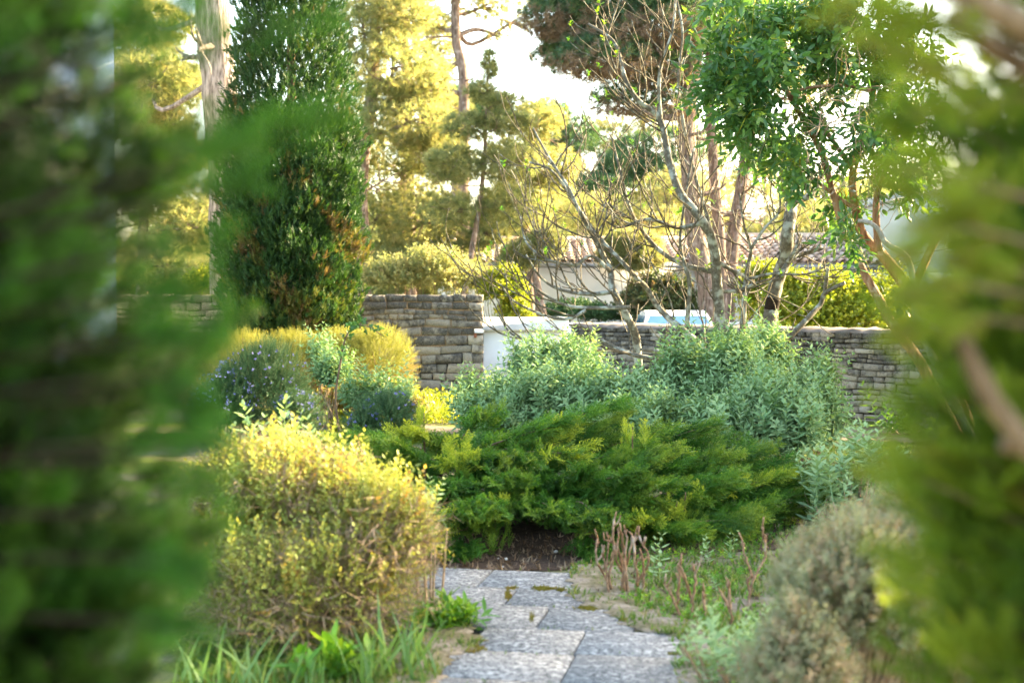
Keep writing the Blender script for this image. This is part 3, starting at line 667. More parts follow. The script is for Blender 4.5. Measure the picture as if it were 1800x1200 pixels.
pine('tall pine with a dark forked trunk against the white sky', [(815, 320, 42), (815, 140, 42), (803, 80, 42), (800, 0, 42), (803, -100, 42)], .17, .12,
     [(905, -20, 42, 60, 32, 260), (840, -60, 42, 110, 60, 900), (740, -40, 42, 80, 45, 500), (870, 60, 42.5, 30, 12, 40), (770, 45, 43, 40, 24, 200), (845, 15, 43, 50, 20, 160), (755, 120, 43, 40, 26, 220), (795, 190, 44, 40, 24, 220), (730, 170, 43, 40, 26, 220), (900, 40, 43, 40, 14, 70)], GP, seed=34, lr=.09, stubs=9)
pine('slim pine stem with open yellow crown near the top left', [(720, 330, 45), (712, 100, 45), (700, 50, 45), (688, 0, 45), (675, -80, 45)], .17, .12,
     [(690, 40, 45, 70, 30, 350), (760, 70, 45, 50, 30, 300), (640, 0, 45, 70, 40, 500), (755, 160, 46, 50, 40, 400), (770, 100, 45, 45, 26, 220), (730, 10, 45, 60, 26, 260)], GP, seed=35, lr=.06)
pine('bushy yellow lit pine filling the gap behind the tall stone wall', [(715, 520, 37), (712, 400, 37), (708, 300, 37)], .14, .07,
     [(700, 300, 37, 80, 60, 900), (760, 270, 36, 75, 50, 800), (660, 390, 36, 70, 55, 800), (745, 390, 35.5, 80, 60, 1000), (700, 465, 35, 85, 50, 1000), (790, 460, 35.5, 70, 55, 900)], GP, seed=36)
pine('rounded blue green pine below the white sky gap', [(800, 400, 52), (802, 280, 52), (805, 200, 52)], .22, .12,
     [(800, 180, 52, 55, 28, 900), (850, 195, 52, 45, 25, 500), (770, 205, 52, 30, 22, 300)], GP, 'pine_blue', .24, seed=37, tint=(0, .78))
pine('yellow green pine standing left of the house roof', [(930, 480, 36), (925, 380, 36), (935, 280, 36), (945, 200, 36)], .12, .05,
     [(940, 210, 36, 55, 40, 500), (905, 280, 36, 60, 45, 650), (965, 300, 36, 55, 45, 550), (905, 365, 35.5, 65, 38, 700), (850, 410, 35, 40, 30, 350)], GP, seed=38)
# umbrella pine and its companions
pine('big umbrella pine with wide dark crown and brown underside', [(1246, 545, 32), (1238, 480, 32), (1224, 420, 32), (1214, 330, 32), (1207, 220, 32), (1216, 130, 32), (1230, 40, 32), (1235, -60, 32)], .235, .17,
     [(985, 20, 32, 75, 52, 1300), (1070, 20, 31.5, 95, 70, 2000), (1060, 95, 31.5, 90, 50, 1500), (1160, 30, 31.5, 95, 75, 1800), (1150, 120, 32, 80, 55, 1200), (1010, 70, 32.5, 60, 45, 800), (1250, 0, 32.5, 100, 80, 1600), (1110, -60, 32, 170, 60, 1900), (1330, 20, 33, 110, 70, 1400), (1085, 175, 32, 45, 28, 350), (1170, 185, 32, 55, 26, 300), (985, 95, 32.5, 45, 30, 400)], GP, 'pine_blue', .17, brown=1.0, seed=39, lr=.09, stubs=14)
pine('second reddish pine trunk close beside the umbrella pine', [(1268, 545, 33), (1266, 440, 33), (1258, 350, 33), (1252, 260, 33), (1246, 170, 33), (1248, 60, 33)], .15, .10,
     [(1290, 120, 33.5, 60, 40, 500), (1250, 60, 33.5, 80, 50, 600)], GP, 'pine_blue', .17, brown=.5, seed=40, stubs=6)
pine('right leaning pine trunk behind the pollarded grey tree', [(1278, 545, 34), (1284, 460, 34), (1292, 400, 34), (1304, 330, 34), (1314, 260, 34), (1325, 160, 34)], .20, .14,
     [(1340, 120, 34, 80, 50, 700), (1400, 60, 34.5, 90, 60, 700), (1450, 140, 35, 70, 50, 500)], GP, 'pine', .17, seed=41, stubs=6)
pine('dark blue green pine in the distance right of centre', [(1020, 420, 58), (1022, 330, 58), (1015, 260, 58)], .2, .12,
     [(1110, 280, 58, 45, 40, 700), (1145, 300, 58, 40, 30, 500), (1075, 290, 57, 30, 22, 300), (1010, 240, 58, 45, 35, 500), (1055, 330, 57, 50, 30, 500), (970, 200, 58, 35, 25, 300), (960, 260, 58, 40, 30, 350), (1190, 250, 58, 50, 35, 400)], GP, 'pine_blue', .26, seed=42, tint=(0, .8))
pine('yellow pine between the leaning trunk and the white houses', [(1180, 470, 46), (1175, 400, 46), (1170, 340, 46)], .16, .1,
     [(1130, 390, 45, 70, 40, 700), (1190, 330, 46, 60, 45, 650), (1050, 380, 46, 60, 40, 600), (1240, 350, 47, 60, 45, 600), (985, 370, 47, 60, 45, 600)], GP, seed=43)
pine('golden pine behind the near conifer at far left', [(250, 520, 30), (252, 380, 30), (255, 250, 30), (258, 120, 30)], .15, .06,
     [(240, 90, 30, 75, 45, 700), (300, 150, 30, 70, 45, 700), (230, 210, 30, 70, 45, 700), (310, 270, 30, 60, 50, 700), (250, 330, 30, 80, 60, 900), (330, 400, 30, 60, 60, 700), (300, 470, 29.5, 70, 45, 700), (350, 490, 29, 45, 30, 400)], GP, seed=44)

pine('pale yellow pine far behind the bare tree', [(1130, 470, 62), (1128, 380, 62), (1132, 280, 62), (1130, 200, 62)], .2, .1,
     [(1000, 310, 62, 50, 36, 420), (1060, 240, 62, 55, 34, 420), (1150, 215, 62, 60, 34, 450), (1230, 270, 62, 60, 40, 450), (1320, 320, 62, 60, 40, 450), (1400, 370, 61, 60, 36, 400), (1190, 340, 61, 60, 40, 450), (970, 230, 62, 36, 26, 220), (1090, 340, 61, 55, 38, 420), (1290, 400, 60, 60, 34, 400)], GP, scale=.26, seed=45)
# far wood behind the houses
rng = np.random.default_rng(50); mb = MB()
for k in range(150):
    Y = rng.uniform(66, 100); px = rng.uniform(-100, 1950); top = 330 + 45 * math.sin(px * .011) + 30 * math.sin(px * .037 + 1) + rng.uniform(0, 140)
    c = P(px, top, Y); r = rng.uniform(2.2, 3.8); n = 190
    p, d, u = ellip(rng, n, c - np.array([0, 0, r]), (r, r, r * .95), .5, -.3); scatter(mb, TUFT, p, d + rng.normal(0, .4, (n, 3)) + [0, 0, .4], rng.uniform(.6, 1.1, n), rng, np.clip(rng.normal(.45 + .3 * math.sin(k), .2, n), 0, 1))
tag(mb.build('far_wood', M['pine']), kind='stuff')

# ------------------------------------------------------------------ bushes by the houses
def bush(name, label, lobes, protos, mat, scale, seed, group=None, cat='shrub', up=.3, wood='bark_brown', tint=(.05, .95), lo=.45, jit=.35, fb=-.15, lump=.14, stems=10, tipm=1.0, tintf=None, shoots=0.0):
    rng = np.random.default_rng(seed); fol = MB(); wd = MB(); cs = []
    for (x, y, z, rx, ry, rz, n) in lobes:
        g = float(gz(x, y)); p, d, u = ellip(rng, n, (x, y, g + z), (rx, ry, rz), lo, fb, lump)
        p[:, 2] = np.maximum(p[:, 2], gz(p[:, 0], p[:, 1]) + .015)
        t = rng.uniform(*tint, n)
        if tintf is not None: t = tintf(p, t, rng)
        scatter(fol, protos, p - d * scale * .4, d + rng.normal(0, jit, (n, 3)) + [0, 0, up], rng.uniform(.7, 1.25, n) * scale * (1 if shoots == 0 else rng.choice([.7, .85, 1, 1.15, 1.4], n)), rng, t, tipm)
        if shoots:
            m = int(n * shoots); k_ = rng.choice(np.where(d[:, 2] > .1)[0], m); scatter(fol, protos, p[k_] + rng.normal(0, .05, (m, 3)), d[k_] * .25 + rng.normal(0, .16, (m, 3)) + [0, 0, 1], rng.uniform(.9, 1.5, m) * scale, rng, rng.uniform(.3, .93, m), tipm)
        for k in range(stems):
            q = p[rng.integers(0, n)]; b = np.array([x + rng.normal(0, rx * .12), y + rng.normal(0, ry * .12), g - .03]); m = b * .5 + q * .5 + rng.normal(0, .1, 3) * rx + [0, 0, .15 * rz]
            tube(wd, spline([b, m, q], 7), np.linspace(.016, .004, 7) * max(.5, min(2, rx * 1.6)), 5)
        cs.append((x, y, g))
    root = empty(name, np.mean(cs, 0), label, cat, group)
    wd.build('stem', M[wood], root, smooth=True); fol.build('foliage', M[mat], root)
    return root
def lob(px, py, Y, rxp, ryp, n, dy=1.0):     # lobe from its centre in the photo and its half size there
    k = Y / FPX; c = P(px, py, Y); return (c[0], c[1], c[2] - float(gz(c[0], c[1])), rxp * k, rxp * k * dy, ryp * k, n)
bush('shrub', 'dark reddish round bush in front of the white house', [lob(1145, 550, 33.9, 55, 66, 1300), lob(1195, 555, 34, 36, 62, 800)], TWIGB, 'bush_dark', .32, 61)
bush('shrub', 'low green bush at the foot of the white house wall', [lob(1010, 555, 33.9, 48, 22, 700), lob(1055, 560, 34.2, 30, 18, 350)], TWIGB, 'rosemary', .28, 62)
bush('shrub', 'bright yellow bush standing behind the gate hinge', [lob(885, 520, 28, 36, 45, 900), lob(905, 560, 28, 30, 30, 400)], TWIGB, 'bush_yellow', .26, 63)
bush('clipped_tree', 'round golden clipped tree in front of the tiled roof', [lob(1110, 440, 36, 58, 40, 1300)], TUFTF, 'pine', .22, 64, cat='tree', fb=None, stems=8)
bush('hedge', 'yellow green laurel hedge behind the low stone wall', [lob(1400, 570, 26, 55, 92, 1300), lob(1450, 580, 26, 55, 90, 1200), lob(1510, 575, 26.3, 60, 96, 1300), lob(1345, 550, 27, 40, 92, 1000), lob(1560, 580, 26.5, 45, 95, 800)], TWIGB, 'bush_yellow', .26, 65, cat='hedge')
bush('shrub', 'loose pale bush above the tall wall at left of the house roof', [lob(760, 490, 28, 60, 40, 900), lob(690, 500, 28, 55, 35, 800), lob(820, 505, 28.4, 40, 30, 400)], TWIG, 'pine', .35, 66)
bush('shrub', 'yellow flowering bush above the wall left of the cypress', [lob(365, 505, 26, 32, 26, 500)], TWIGB, 'bush_yellow', .22, 67)
# slim trunk in front of the white house
mb = MB(); rng = np.random.default_rng(68)
tube(mb, spline([P(952, 560, 31), P(947, 520, 31), P(940, 480, 31), P(936, 430, 31)], 14), np.linspace(.12, .06, 14), 9, rough=.06, rng=rng); tr = empty('young_tree', (*P(952, 560, 31)[:2], -.45), 'young yellow leaved tree with bare slanting trunk before the white house', 'tree')
tube(mb, [P(954, 640, 31), P(952, 558, 31)], [.14, .12], 9)
fo = MB()
for c in ((930, 440, 31, 40, 24, 260), (960, 425, 31, 36, 24, 240), (905, 455, 31, 34, 22, 200)):
    k = 31 / FPX; clump(fo, mb, rng, P(*c[:3]), (c[3] * k, c[3] * k, c[4] * k), c[5], .2, TUFT, P(937, 440, 31), .03)
mb.build('trunk', M['bark_pine'], tr, smooth=True); fo.build('crown', M['pine'], tr)

# ================================================================== THE CYPRESS
def cypress():
    rng = np.random.default_rng(70); cx, cy = X(512, 20), 20.0
    root = empty('cypress_tree', (cx, cy, 0), 'tall dark green cypress studded with cones in front of the stone wall', 'tree')
    zs = np.array([.45, .8, 1.3, 2.2, 3.2, 4.2, 5.4, 6.8, 8.2, 9.2]); rs = np.array([.45, .78, .90, .97, .98, .90, .74, .58, .33, .05])
    n = 30000; z = rng.uniform(.45, 9.2, n) ; z = np.where(rng.uniform(0, 1, n) < .35, rng.uniform(.45, 4.0, n), z); th = rng.uniform(0, 2 * np.pi, n)
    Rr = np.interp(z, zs, rs) * (1 + .10 * np.sin(3 * th + z * 1.7) * np.sin(z * 2.3 + th) + .07 * np.sin(7 * th - z * 3.1) + .06 * np.sin(z * 9 + th * 4) + .05 * np.sin(z * 15 - th * 9))
    u = .15 + .85 * rng.uniform(0, 1, n) ** .5; out = np.stack([np.cos(th), np.sin(th), 0 * th], -1)
    p = np.array([cx, cy, 0]) + out * (Rr * u)[:, None] + np.stack([0 * z, 0 * z, z], -1)
    d = out * .55 + [0, 0, 1.0] + rng.normal(0, .3, (n, 3))
    t = rng.uniform(0, .62, n)
    bs = np.sin(p[:, 0] * 5.1 + 1) * np.sin(p[:, 2] * 3.3 + p[:, 1]) + .5 * np.sin(p[:, 0] * 9 + p[:, 2] * 7)
    pb = np.clip((bs - .15) * 1.3, 0, .85) * np.clip(1.4 - abs(z - 1.6) / 1.5, .14, 1); t = np.where(rng.uniform(0, 1, n) < pb, rng.uniform(.74, .97, n), t)
    t = np.where((z < 1.6) & (rng.uniform(0, 1, n) < .35), rng.uniform(.66, .8, n), t)
    fol = MB(); scatter(fol, SPRAY, p, d, rng.uniform(.10, .20, n), rng, t)
    wd = MB(); tube(wd, spline([(cx, cy, -.1), (cx + .03, cy, 2), (cx, cy, 8.6)], 12), np.linspace(.16, .02, 12), 10)
    for k in range(11):
        a = rng.uniform(0, 6.28); b = np.array([cx - .1 + rng.normal(0, .07), cy - .1 + rng.normal(0, .07), -.05]); e = np.array([cx + math.cos(a) * .5, cy + math.sin(a) * .5 - .15, rng.uniform(1.2, 2.4)])
        tube(wd, spline([b, b * .55 + e * .45 + [0, -.08, .1], e], 9), np.linspace(.045, .014, 9), 7, rough=.06, rng=rng)
    wd.build('trunk', M['bark_brown'], root, smooth=True); fol.build('crown', M['cypress'], root)
    cm = MB(); ph = np.pi * (3 - 5 ** .5); V = []      # one knobbly cone
    nu, nvv = 9, 7
    for i in range(nvv):
        for j in range(nu):
            a = np.pi * i / (nvv - 1); b = 2 * np.pi * j / nu; r = 1 + .16 * math.sin(b * 4 + i * 2) * math.sin(a); V.append((r * math.sin(a) * math.cos(b), r * math.sin(a) * math.sin(b), 1.1 * math.cos(a)))
    cm.quads(np.array(V) * .038, [(i * nu + j, i * nu + (j + 1) % nu, i * nu + nu + (j + 1) % nu, i * nu + nu + j) for i in range(nvv - 1) for j in range(nu)])
    c0 = None; k = 0
    while k < 96:
        z = rng.choice([rng.uniform(2.2, 5.7), rng.uniform(3.6, 5.7), rng.uniform(4.3, 5.7)]); th = -np.pi / 2 + rng.choice([rng.normal(.75, .35), rng.uniform(-1.2, 1.4)]); r = np.interp(z, zs, rs) * rng.uniform(1.0, 1.10)
        q = (cx + math.cos(th) * r, cy + math.sin(th) * r, z)
        if c0 is None: c0 = cm.build('cone', M['cone'], root, smooth=True); o = c0
        else: o = c0.copy(); COL.objects.link(o); o.parent = root
        o.location = (q[0] - cx, q[1] - cy, q[2]); o.rotation_euler = tuple(rng.uniform(0, 6, 3)); s = rng.uniform(.75, 1.25); o.scale = (s, s, s); k += 1
cypress()

# ================================================================== BARE TREE, POLLARD AND LEANING BRANCHES
rng = np.random.default_rng(80)
def limb(mb, pts, Y, r0, r1, twigs=5, tl=(.45, 1.35), tips=None, lev=1, mi=0, up=.8, dY=0.0):
    n0 = len(pts); ph = rng.uniform(0, 6); w = np.array([P(a, b, Y + dY * (k / max(1, n0 - 1)) + .12 * math.sin(ph + k * 1.3)) for k, (a, b) in enumerate(pts)])
    n = max(8, 4 * n0); s = spline(w, n); tube(mb, s, np.linspace(r0, r1, n), 8 if r0 > .02 else 6, mi, .05, rng)
    for k in range(twigs):
        i = int(rng.uniform(.15, .98) * (n - 1)); i = min(i, n - 2); t = unit(s[i + 1] - s[i]); side = unit(np.cross(t, rng.normal(0, 1, 3))); side[2] *= .5
        grow(mb, rng, s[i], t * .6 + side * .9, rng.uniform(*tl), min(.012, max(.008, (r0 + (r1 - r0) * i / n) * .6)), lev, tips if tips is not None else [], up, .22, 3, .75, .62, 5, 1, 9, .0055)
    return s
Yb = 17.2
b0 = P(1262, 640, Yb); bt = empty('bare_tree', (b0[0], b0[1], float(gz(b0[0], b0[1]))), 'many stemmed bare grey tree with arching twigs and a few fresh buds', 'tree')
mb = MB(); tips = []
kw = dict(tips=tips)
limb(mb, [(1276, 760), (1272, 640), (1268, 585), (1260, 500), (1255, 435), (1236, 390), (1196, 340), (1176, 280), (1160, 210), (1120, 175), (1098, 135), (1080, 75), (1034, 42)], Yb, .085, .013, 13, **kw)
limb(mb, [(1176, 280), (1161, 205), (1160, 125), (1182, 55), (1188, -10)], Yb, .03, .013, 10, **kw)
limb(mb, [(1252, 430), (1243, 380), (1225, 320), (1208, 250), (1192, 150), (1200, 60), (1190, 0)], Yb + .4, .028, .012, 9, **kw)
limb(mb, [(1125, 740), (1120, 607), (1104, 560), (1078, 512), (1073, 477), (1058, 445), (1035, 400), (1015, 365), (998, 328), (962, 272), (937, 225)], Yb - .3, .055, .011, 15, **kw)
limb(mb, [(1240, 740), (1230, 617), (1207, 587), (1180, 563), (1157, 540), (1137, 507), (1113, 483), (1100, 467), (1067, 433), (1040, 400), (1003, 345), (970, 300), (930, 285)], Yb - .2, .05, .011, 15, **kw)
limb(mb, [(1258, 478), (1207, 467), (1163, 443), (1127, 403), (1105, 360), (1090, 300), (1075, 240)], Yb + .2, .035, .011, 12, **kw)
limb(mb, [(1077, 513), (1033, 517), (983, 508), (950, 487), (925, 448)], Yb - .4, .028, .010, 6, **kw)
limb(mb, [(1108, 540), (1050, 541), (997, 537), (950, 513), (917, 480)], Yb - .6, .026, .010, 6, **kw)
limb(mb, [(1030, 545), (1000, 560), (960, 555), (905, 530), (880, 500)], Yb - .5, .022, .009, 4, **kw)
limb(mb, [(1211, 740), (1207, 590), (1212, 500), (1196, 430), (1206, 340), (1220, 260)], Yb, .034, .011, 10, **kw)
limb(mb, [(1257, 457), (1300, 482), (1320, 489), (1357, 481), (1425, 480), (1485, 447)], Yb + .1, .026, .010, 7, **kw)
limb(mb, [(1073, 477), (1040, 450), (1010, 465), (960, 455), (925, 425), (915, 380)], Yb - .5, .026, .010, 6, **kw)
limb(mb, [(1235, 392), (1190, 400), (1140, 385), (1090, 400), (1060, 385)], Yb, .028, .010, 6, **kw)
limb(mb, [(1250, 513), (1296, 510), (1332, 497), (1362, 488)], Yb + .3, .026, .012, 3, **kw)
limb(mb, [(1262, 640), (1228, 612), (1215, 628), (1165, 618), (1125, 614)], Yb - .5, .055, .018, 3, **kw)
limb(mb, [(1160, 632), (1113, 623), (1067, 603), (1030, 577), (1000, 570)], Yb - .7, .028, .011, 4, **kw)
limb(mb, [(1000, 618), (950, 603), (900, 587), (877, 555)], Yb - .8, .022, .009, 4, **kw)
limb(mb, [(1306, 740), (1305, 600), (1308, 540), (1310, 500), (1316, 462), (1320, 437), (1308, 395), (1300, 340)], Yb + .2, .045, .011, 12, **kw)
limb(mb, [(1320, 437), (1345, 400), (1370, 370), (1368, 320)], Yb + .2, .02, .010, 6, **kw)
mb.build('trunk', [M['bark_lichen'], M['fine_twig']], bt, smooth=True)
fo = MB(); tp = [t for t in tips if t[2] == 0]
sel = [t for t in tp if rng.uniform() < .13 or (t[0][2] > 3.6 and rng.uniform() < .5)]
scatter(fo, [p_twig(g0, 5, .8, .42, .1, .05, oval) for _ in range(3)], [t[0] for t in sel], [t[1] + [0, 0, .8] for t in sel], rng.uniform(.05, .085, len(sel)), rng, rng.uniform(.5, 1, len(sel)))
fo.build('bud', M['lush'], bt); bpy.data.objects['bud']['kind'] = 'stuff'

b0 = P(1352, 650, 17.6); pt = empty('pollarded_tree', (b0[0], b0[1], float(gz(*b0[:2]))), 'pale grey pollarded trunk with a dark scar near its foot', 'tree')
mb = MB(); tips = []
s = limb(mb, [(1350, 760), (1350, 640), (1352, 580), (1358, 530), (1370, 482), (1380, 450), (1384, 417), (1389, 380), (1391, 358)], 17.6, .095, .075, 3, tips=tips)
limb(mb, [(1391, 362), (1400, 352), (1420, 346), (1440, 320), (1450, 270)], 17.6, .06, .02, 5, tips=tips)
limb(mb, [(1390, 362), (1378, 330), (1372, 300)], 17.6, .04, .02, 4, tips=tips)
limb(mb, [(1372, 485), (1390, 457), (1412, 446), (1447, 436)], 17.5, .04, .022, 7, (.15, .35), tips=tips)
limb(mb, [(1384, 462), (1397, 440), (1408, 412)], 17.4, .03, .016, 5, (.15, .35), tips=tips)
mb.build('trunk', [M['bark_lichen'], M['fine_twig']], pt, smooth=True)
mb = MB(); tube(mb, spline([P(1355.5, 545, 17.6), P(1357.5, 535, 17.6), P(1360, 524, 17.6)], 6), .089, 12); mb.build('scar', M['burnt'], pt, smooth=True)
b0 = P(1367, 625, 16.6); dt = empty('dead_branch', (b0[0], b0[1], float(gz(*b0[:2]))), 'bare forked branch leaning up in front of the low stone wall', 'branch')
mb = MB(); limb(mb, [(1330, 745), (1345, 650), (1367, 610), (1390, 590), (1422, 557), (1442, 535), (1451, 514), (1485, 497)], 16.8, .05, .022, 3, (.1, .25)); limb(mb, [(1449, 516), (1453, 490), (1455, 472)], 16.8, .026, .02, 2, (.1, .2))
limb(mb, [(1380, 600), (1340, 560), (1310, 530), (1290, 490)], 16.9, .012, .004, 2, (.1, .3)); mb.build('limb', [M['bark_lichen'], M['fine_twig']], dt, smooth=True)

# ================================================================== EUCALYPTUS-LIKE TREE ON THE RIGHT
rng = np.random.default_rng(90); Ye = 15.2
b0 = P(1600, 640, Ye); et = empty('eucalyptus_tree', (b0[0], b0[1], float(gz(*b0[:2]))), 'leafy tree with peeling orange trunks leaning over the low stone wall', 'tree')
mb = MB(); wood2 = MB(); tips = []
def limb2(pts, Y, r0, r1, dY=0, m=None):
    w = np.array([P(a, b, Y + dY * k / (len(pts) - 1)) for k, (a, b) in enumerate(pts)]); s = spline(w, 5 * len(pts)); tube(m or mb, s, np.linspace(r0, r1, len(s)), 10, 0, .05, rng); return s
limb2([(1700, 800), (1625, 650), (1580, 585), (1560, 555), (1537, 512), (1520, 482), (1500, 440), (1478, 390), (1462, 330), (1440, 260), (1400, 190), (1360, 120)], Ye, .062, .024)
limb2([(1720, 800), (1650, 610), (1606, 525), (1575, 478), (1545, 442), (1518, 415), (1505, 370), (1500, 300), (1530, 200), (1540, 80), (1560, -60)], Ye + .3, .08, .028)
limb2([(1600, 520), (1640, 430), (1700, 330), (1780, 200), (1900, 60)], Ye + .4, .05, .022)
limb2([(1545, 442), (1540, 380), (1545, 330), (1580, 250), (1650, 160)], Ye, .045, .02)
limb2([(1750, 860), (1690, 730), (1640, 630), (1612, 565), (1607, 520), (1602, 475), (1590, 448), (1557, 427), (1545, 405), (1530, 392), (1508, 388)], Ye - .5, .042, .022, m=wood2)
limb2([(1607, 560), (1640, 575), (1680, 590)], Ye - .5, .05, .03, m=wood2)
limb2([(1500, 300), (1450, 230), (1380, 160), (1330, 150)], Ye, .03, .01); limb2([(1530, 160), (1480, 150), (1400, 160), (1340, 200)], Ye - .3, .025, .008); limb2([(1505, 370), (1450, 330), (1400, 290)], Ye, .025, .008)
fo = MB(); stalk = MB()
cl = [(1275, 105, 42, 55, 60), (1300, 60, 60, 60, 110), (1290, 165, 60, 55, 100), (1340, 120, 65, 60, 120), (1325, 225, 60, 50, 100), (1380, 60, 70, 60, 110), (1365, 270, 50, 45, 80), (1400, 215, 55, 50, 60), (1290, 10, 70, 40, 70), (1420, 20, 80, 50, 110),
      (1480, 55, 70, 60, 90), (1540, 110, 70, 60, 90), (1570, 200, 60, 60, 80), (1530, 240, 50, 45, 50), (1410, 290, 40, 40, 40), (1485, 350, 40, 50, 34), (1500, 415, 32, 34, 24), (1560, 290, 60, 50, 60), (1620, 220, 60, 60, 70), (1520, 20, 80, 50, 90), (1600, 90, 70, 60, 90), (1440, 110, 40, 40, 30), (1620, 320, 50, 50, 50), (1590, 520, 30, 40, 14), (1480, 130, 40, 40, 24)]
for (px, py, rx, ry, n) in cl:
    Y = Ye + rng.uniform(-.8, .8); k = Y / FPX; c = P(px, py, Y); r = np.array([rx * k, rx * k * 1.3, ry * k]); n = int(n * .62); r *= .9
    p, d, u = ellip(rng, n, c, r, .3, None, .2)
    dirs = d * [.7, .7, .4] + rng.normal(0, .35, (n, 3)) + [0, 0, -.75]
    p = p - unit(dirs) * .17; px_ = 900 + p[:, 0] / p[:, 1] * FPX
    scatter(fo, EUC, p, dirs, rng.uniform(.26, .46, n), rng, rng.beta(2, 2, n))
    for q in p[:n // 3]: tube(stalk, spline([c + (q - c) * .3, q * .6 + c * .4 + [0, 0, .08], q], 4), [.008, .006, .005, .003], 3)
    for q in p[n // 3: n // 2]: tube(stalk, spline([q, q + rng.normal(0, .1, 3), q + rng.normal(0, .12, 3) + [0, 0, -.2]], 4), [.006, .005, .004, .003], 3)
# unseen leaf clumps added beyond the right edge of view to shade the garden
for k in range(84):
    c = np.array([rng.uniform(6.0, 13.0), rng.uniform(7.0, 17.5), rng.uniform(2.4, 7.2)])
    yb = c[1] - .53 * (c[0] + .9); lim = .481 * c[0] + (.15 if yb < 8.5 else .75 if yb < 11 else 9)  # added crown kept low here so sun reaches the yellow shrub and juniper
    if c[2] > lim: continue
    n = 40; p, d, u = ellip(rng, n, c, np.array([1.1, 1.1, .9]), .2); scatter(fo, EUC, p, d * .6 + rng.normal(0, .3, (n, 3)) + [0, 0, -.6], rng.uniform(.55, .95, n), rng, rng.beta(2, 2, n))
    if k % 3 == 0: tube(mb, spline([P(1780, 200, Ye + .4), (c + P(1780, 200, Ye)) / 2 + [0, 0, .5], c], 8), np.linspace(.07, .02, 8), 6)
for k in range(46):  # extra unseen clumps, set along the sun's line to shade the path
    x = rng.uniform(5.6, 12.5); yb = rng.uniform(4.3, 8.6); c = np.array([x, yb + .53 * (x + .9), .481 * x + rng.uniform(-1.0, -.15)]); n = 46
    p, d, u = ellip(rng, n, c, np.array([1.0, 1.0, .7]), .2); scatter(fo, EUC, p, d * .6 + rng.normal(0, .3, (n, 3)) + [0, 0, -.5], rng.uniform(.55, .95, n), rng, rng.beta(2, 2, n))
# tangle of fine brown twigs in the middle of the crown
tg = MB()
for k in range(70):
    c = P(rng.normal(1455, 45), rng.normal(210, 45), Ye + rng.normal(0, .5)); grow(tg, rng, c, rng.normal(0, 1, 3) + [0, 0, -.5], rng.uniform(.4, .9), .007, 1, [], -.4, .5, 4, .7, .6, 4, 0, 6, .003)
mb.build('trunk', M['bark_euc'], et, smooth=True); wood2.build('smooth_limb', M['bark_smooth'], et, smooth=True); fo.build('crown', M['euc'], et); s_ = stalk.build('leaf_stalk', M['eucstem'], et); s_['kind'] = 'stuff'; t_ = tg.build('twig_tangle', M['twig'], et); t_['kind'] = 'stuff'

# ================================================================== THE GARDEN SHRUBS
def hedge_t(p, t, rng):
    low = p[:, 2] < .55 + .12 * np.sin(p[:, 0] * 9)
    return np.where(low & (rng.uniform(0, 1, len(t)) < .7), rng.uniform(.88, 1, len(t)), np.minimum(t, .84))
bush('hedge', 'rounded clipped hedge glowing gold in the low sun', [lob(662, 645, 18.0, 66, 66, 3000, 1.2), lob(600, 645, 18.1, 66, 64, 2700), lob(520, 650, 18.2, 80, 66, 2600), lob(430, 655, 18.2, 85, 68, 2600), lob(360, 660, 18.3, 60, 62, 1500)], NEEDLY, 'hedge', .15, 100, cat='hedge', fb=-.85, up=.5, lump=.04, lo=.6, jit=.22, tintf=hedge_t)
def rose(label, lobes, seed, nb, name='rosemary_bush'):
    r = bush(name, label, lobes, NEEDLY, 'rosemary', .15, seed, 'blue flowering rosemary bushes', up=.6, lump=.12, lo=.4, fb=-.85)
    rng = np.random.default_rng(seed + 1); mb = MB()
    for (x, y, z, rx, ry, rz, n) in lobes:
        p, d, u = ellip(rng, nb, (x, y, z), (rx * 1.03, ry * 1.03, rz * 1.04), .96, .15, .1); scatter(mb, [p_tuft(g0, 7, .5, .9)], p, d + [0, 0, .4], rng.uniform(.018, .034, nb), rng)
    b = mb.build('blossom', M['blossom'], r); b['kind'] = 'stuff'
rose('dark round rosemary bush dotted with blue flowers at left', [lob(460, 692, 14.6, 92, 76, 4200, .9), lob(395, 715, 14.3, 60, 62, 1800), lob(520, 735, 14.2, 45, 45, 1000)], 101, 120)
rose('small bluish rosemary bush behind the creeping juniper', [lob(680, 735, 12.2, 52, 42, 1300), lob(640, 750, 12.0, 30, 30, 500)], 103, 36)
GS = 'grey green sage shrubs in the middle of the garden'
def sage(label, lobes, seed, scale=.29, mat='phlomis', protos=None, group=GS, up=.9, lo=.4, **kw):
    return bush('sage_shrub', label, lobes, protos or SAGE, mat, scale, seed, group, up=up, lo=lo, jit=.28, lump=.26, wood='twig', shoots=.16, **kw)
sage('loose thin grey green shrub between the rosemary and the golden hedge', [lob(580, 680, 16.0, 34, 42, 110), lob(640, 715, 15.8, 50, 30, 120), lob(562, 650, 16.2, 14, 36, 30), lob(700, 715, 16, 28, 26, 60)], 105)
bush('shrub', 'sunlit orange brown undergrowth below the right end of the clipped hedge', [lob(620, 715, 16.5, 60, 38, 520), lob(690, 720, 16.7, 50, 32, 380)], [p_twig(g0, 8, .3, .16, .1, .02) for _ in range(4)], 'hedge', .17, 111, tintf=lambda p, t, rng: np.where(rng.uniform(0, 1, len(t)) < .55, rng.uniform(.87, 1, len(t)), t))
sage('low pale sage shrub at the foot of the white gate', [lob(875, 771, 15.0, 58, 62, 560), lob(838, 731, 15.4, 28, 36, 130)], 106)
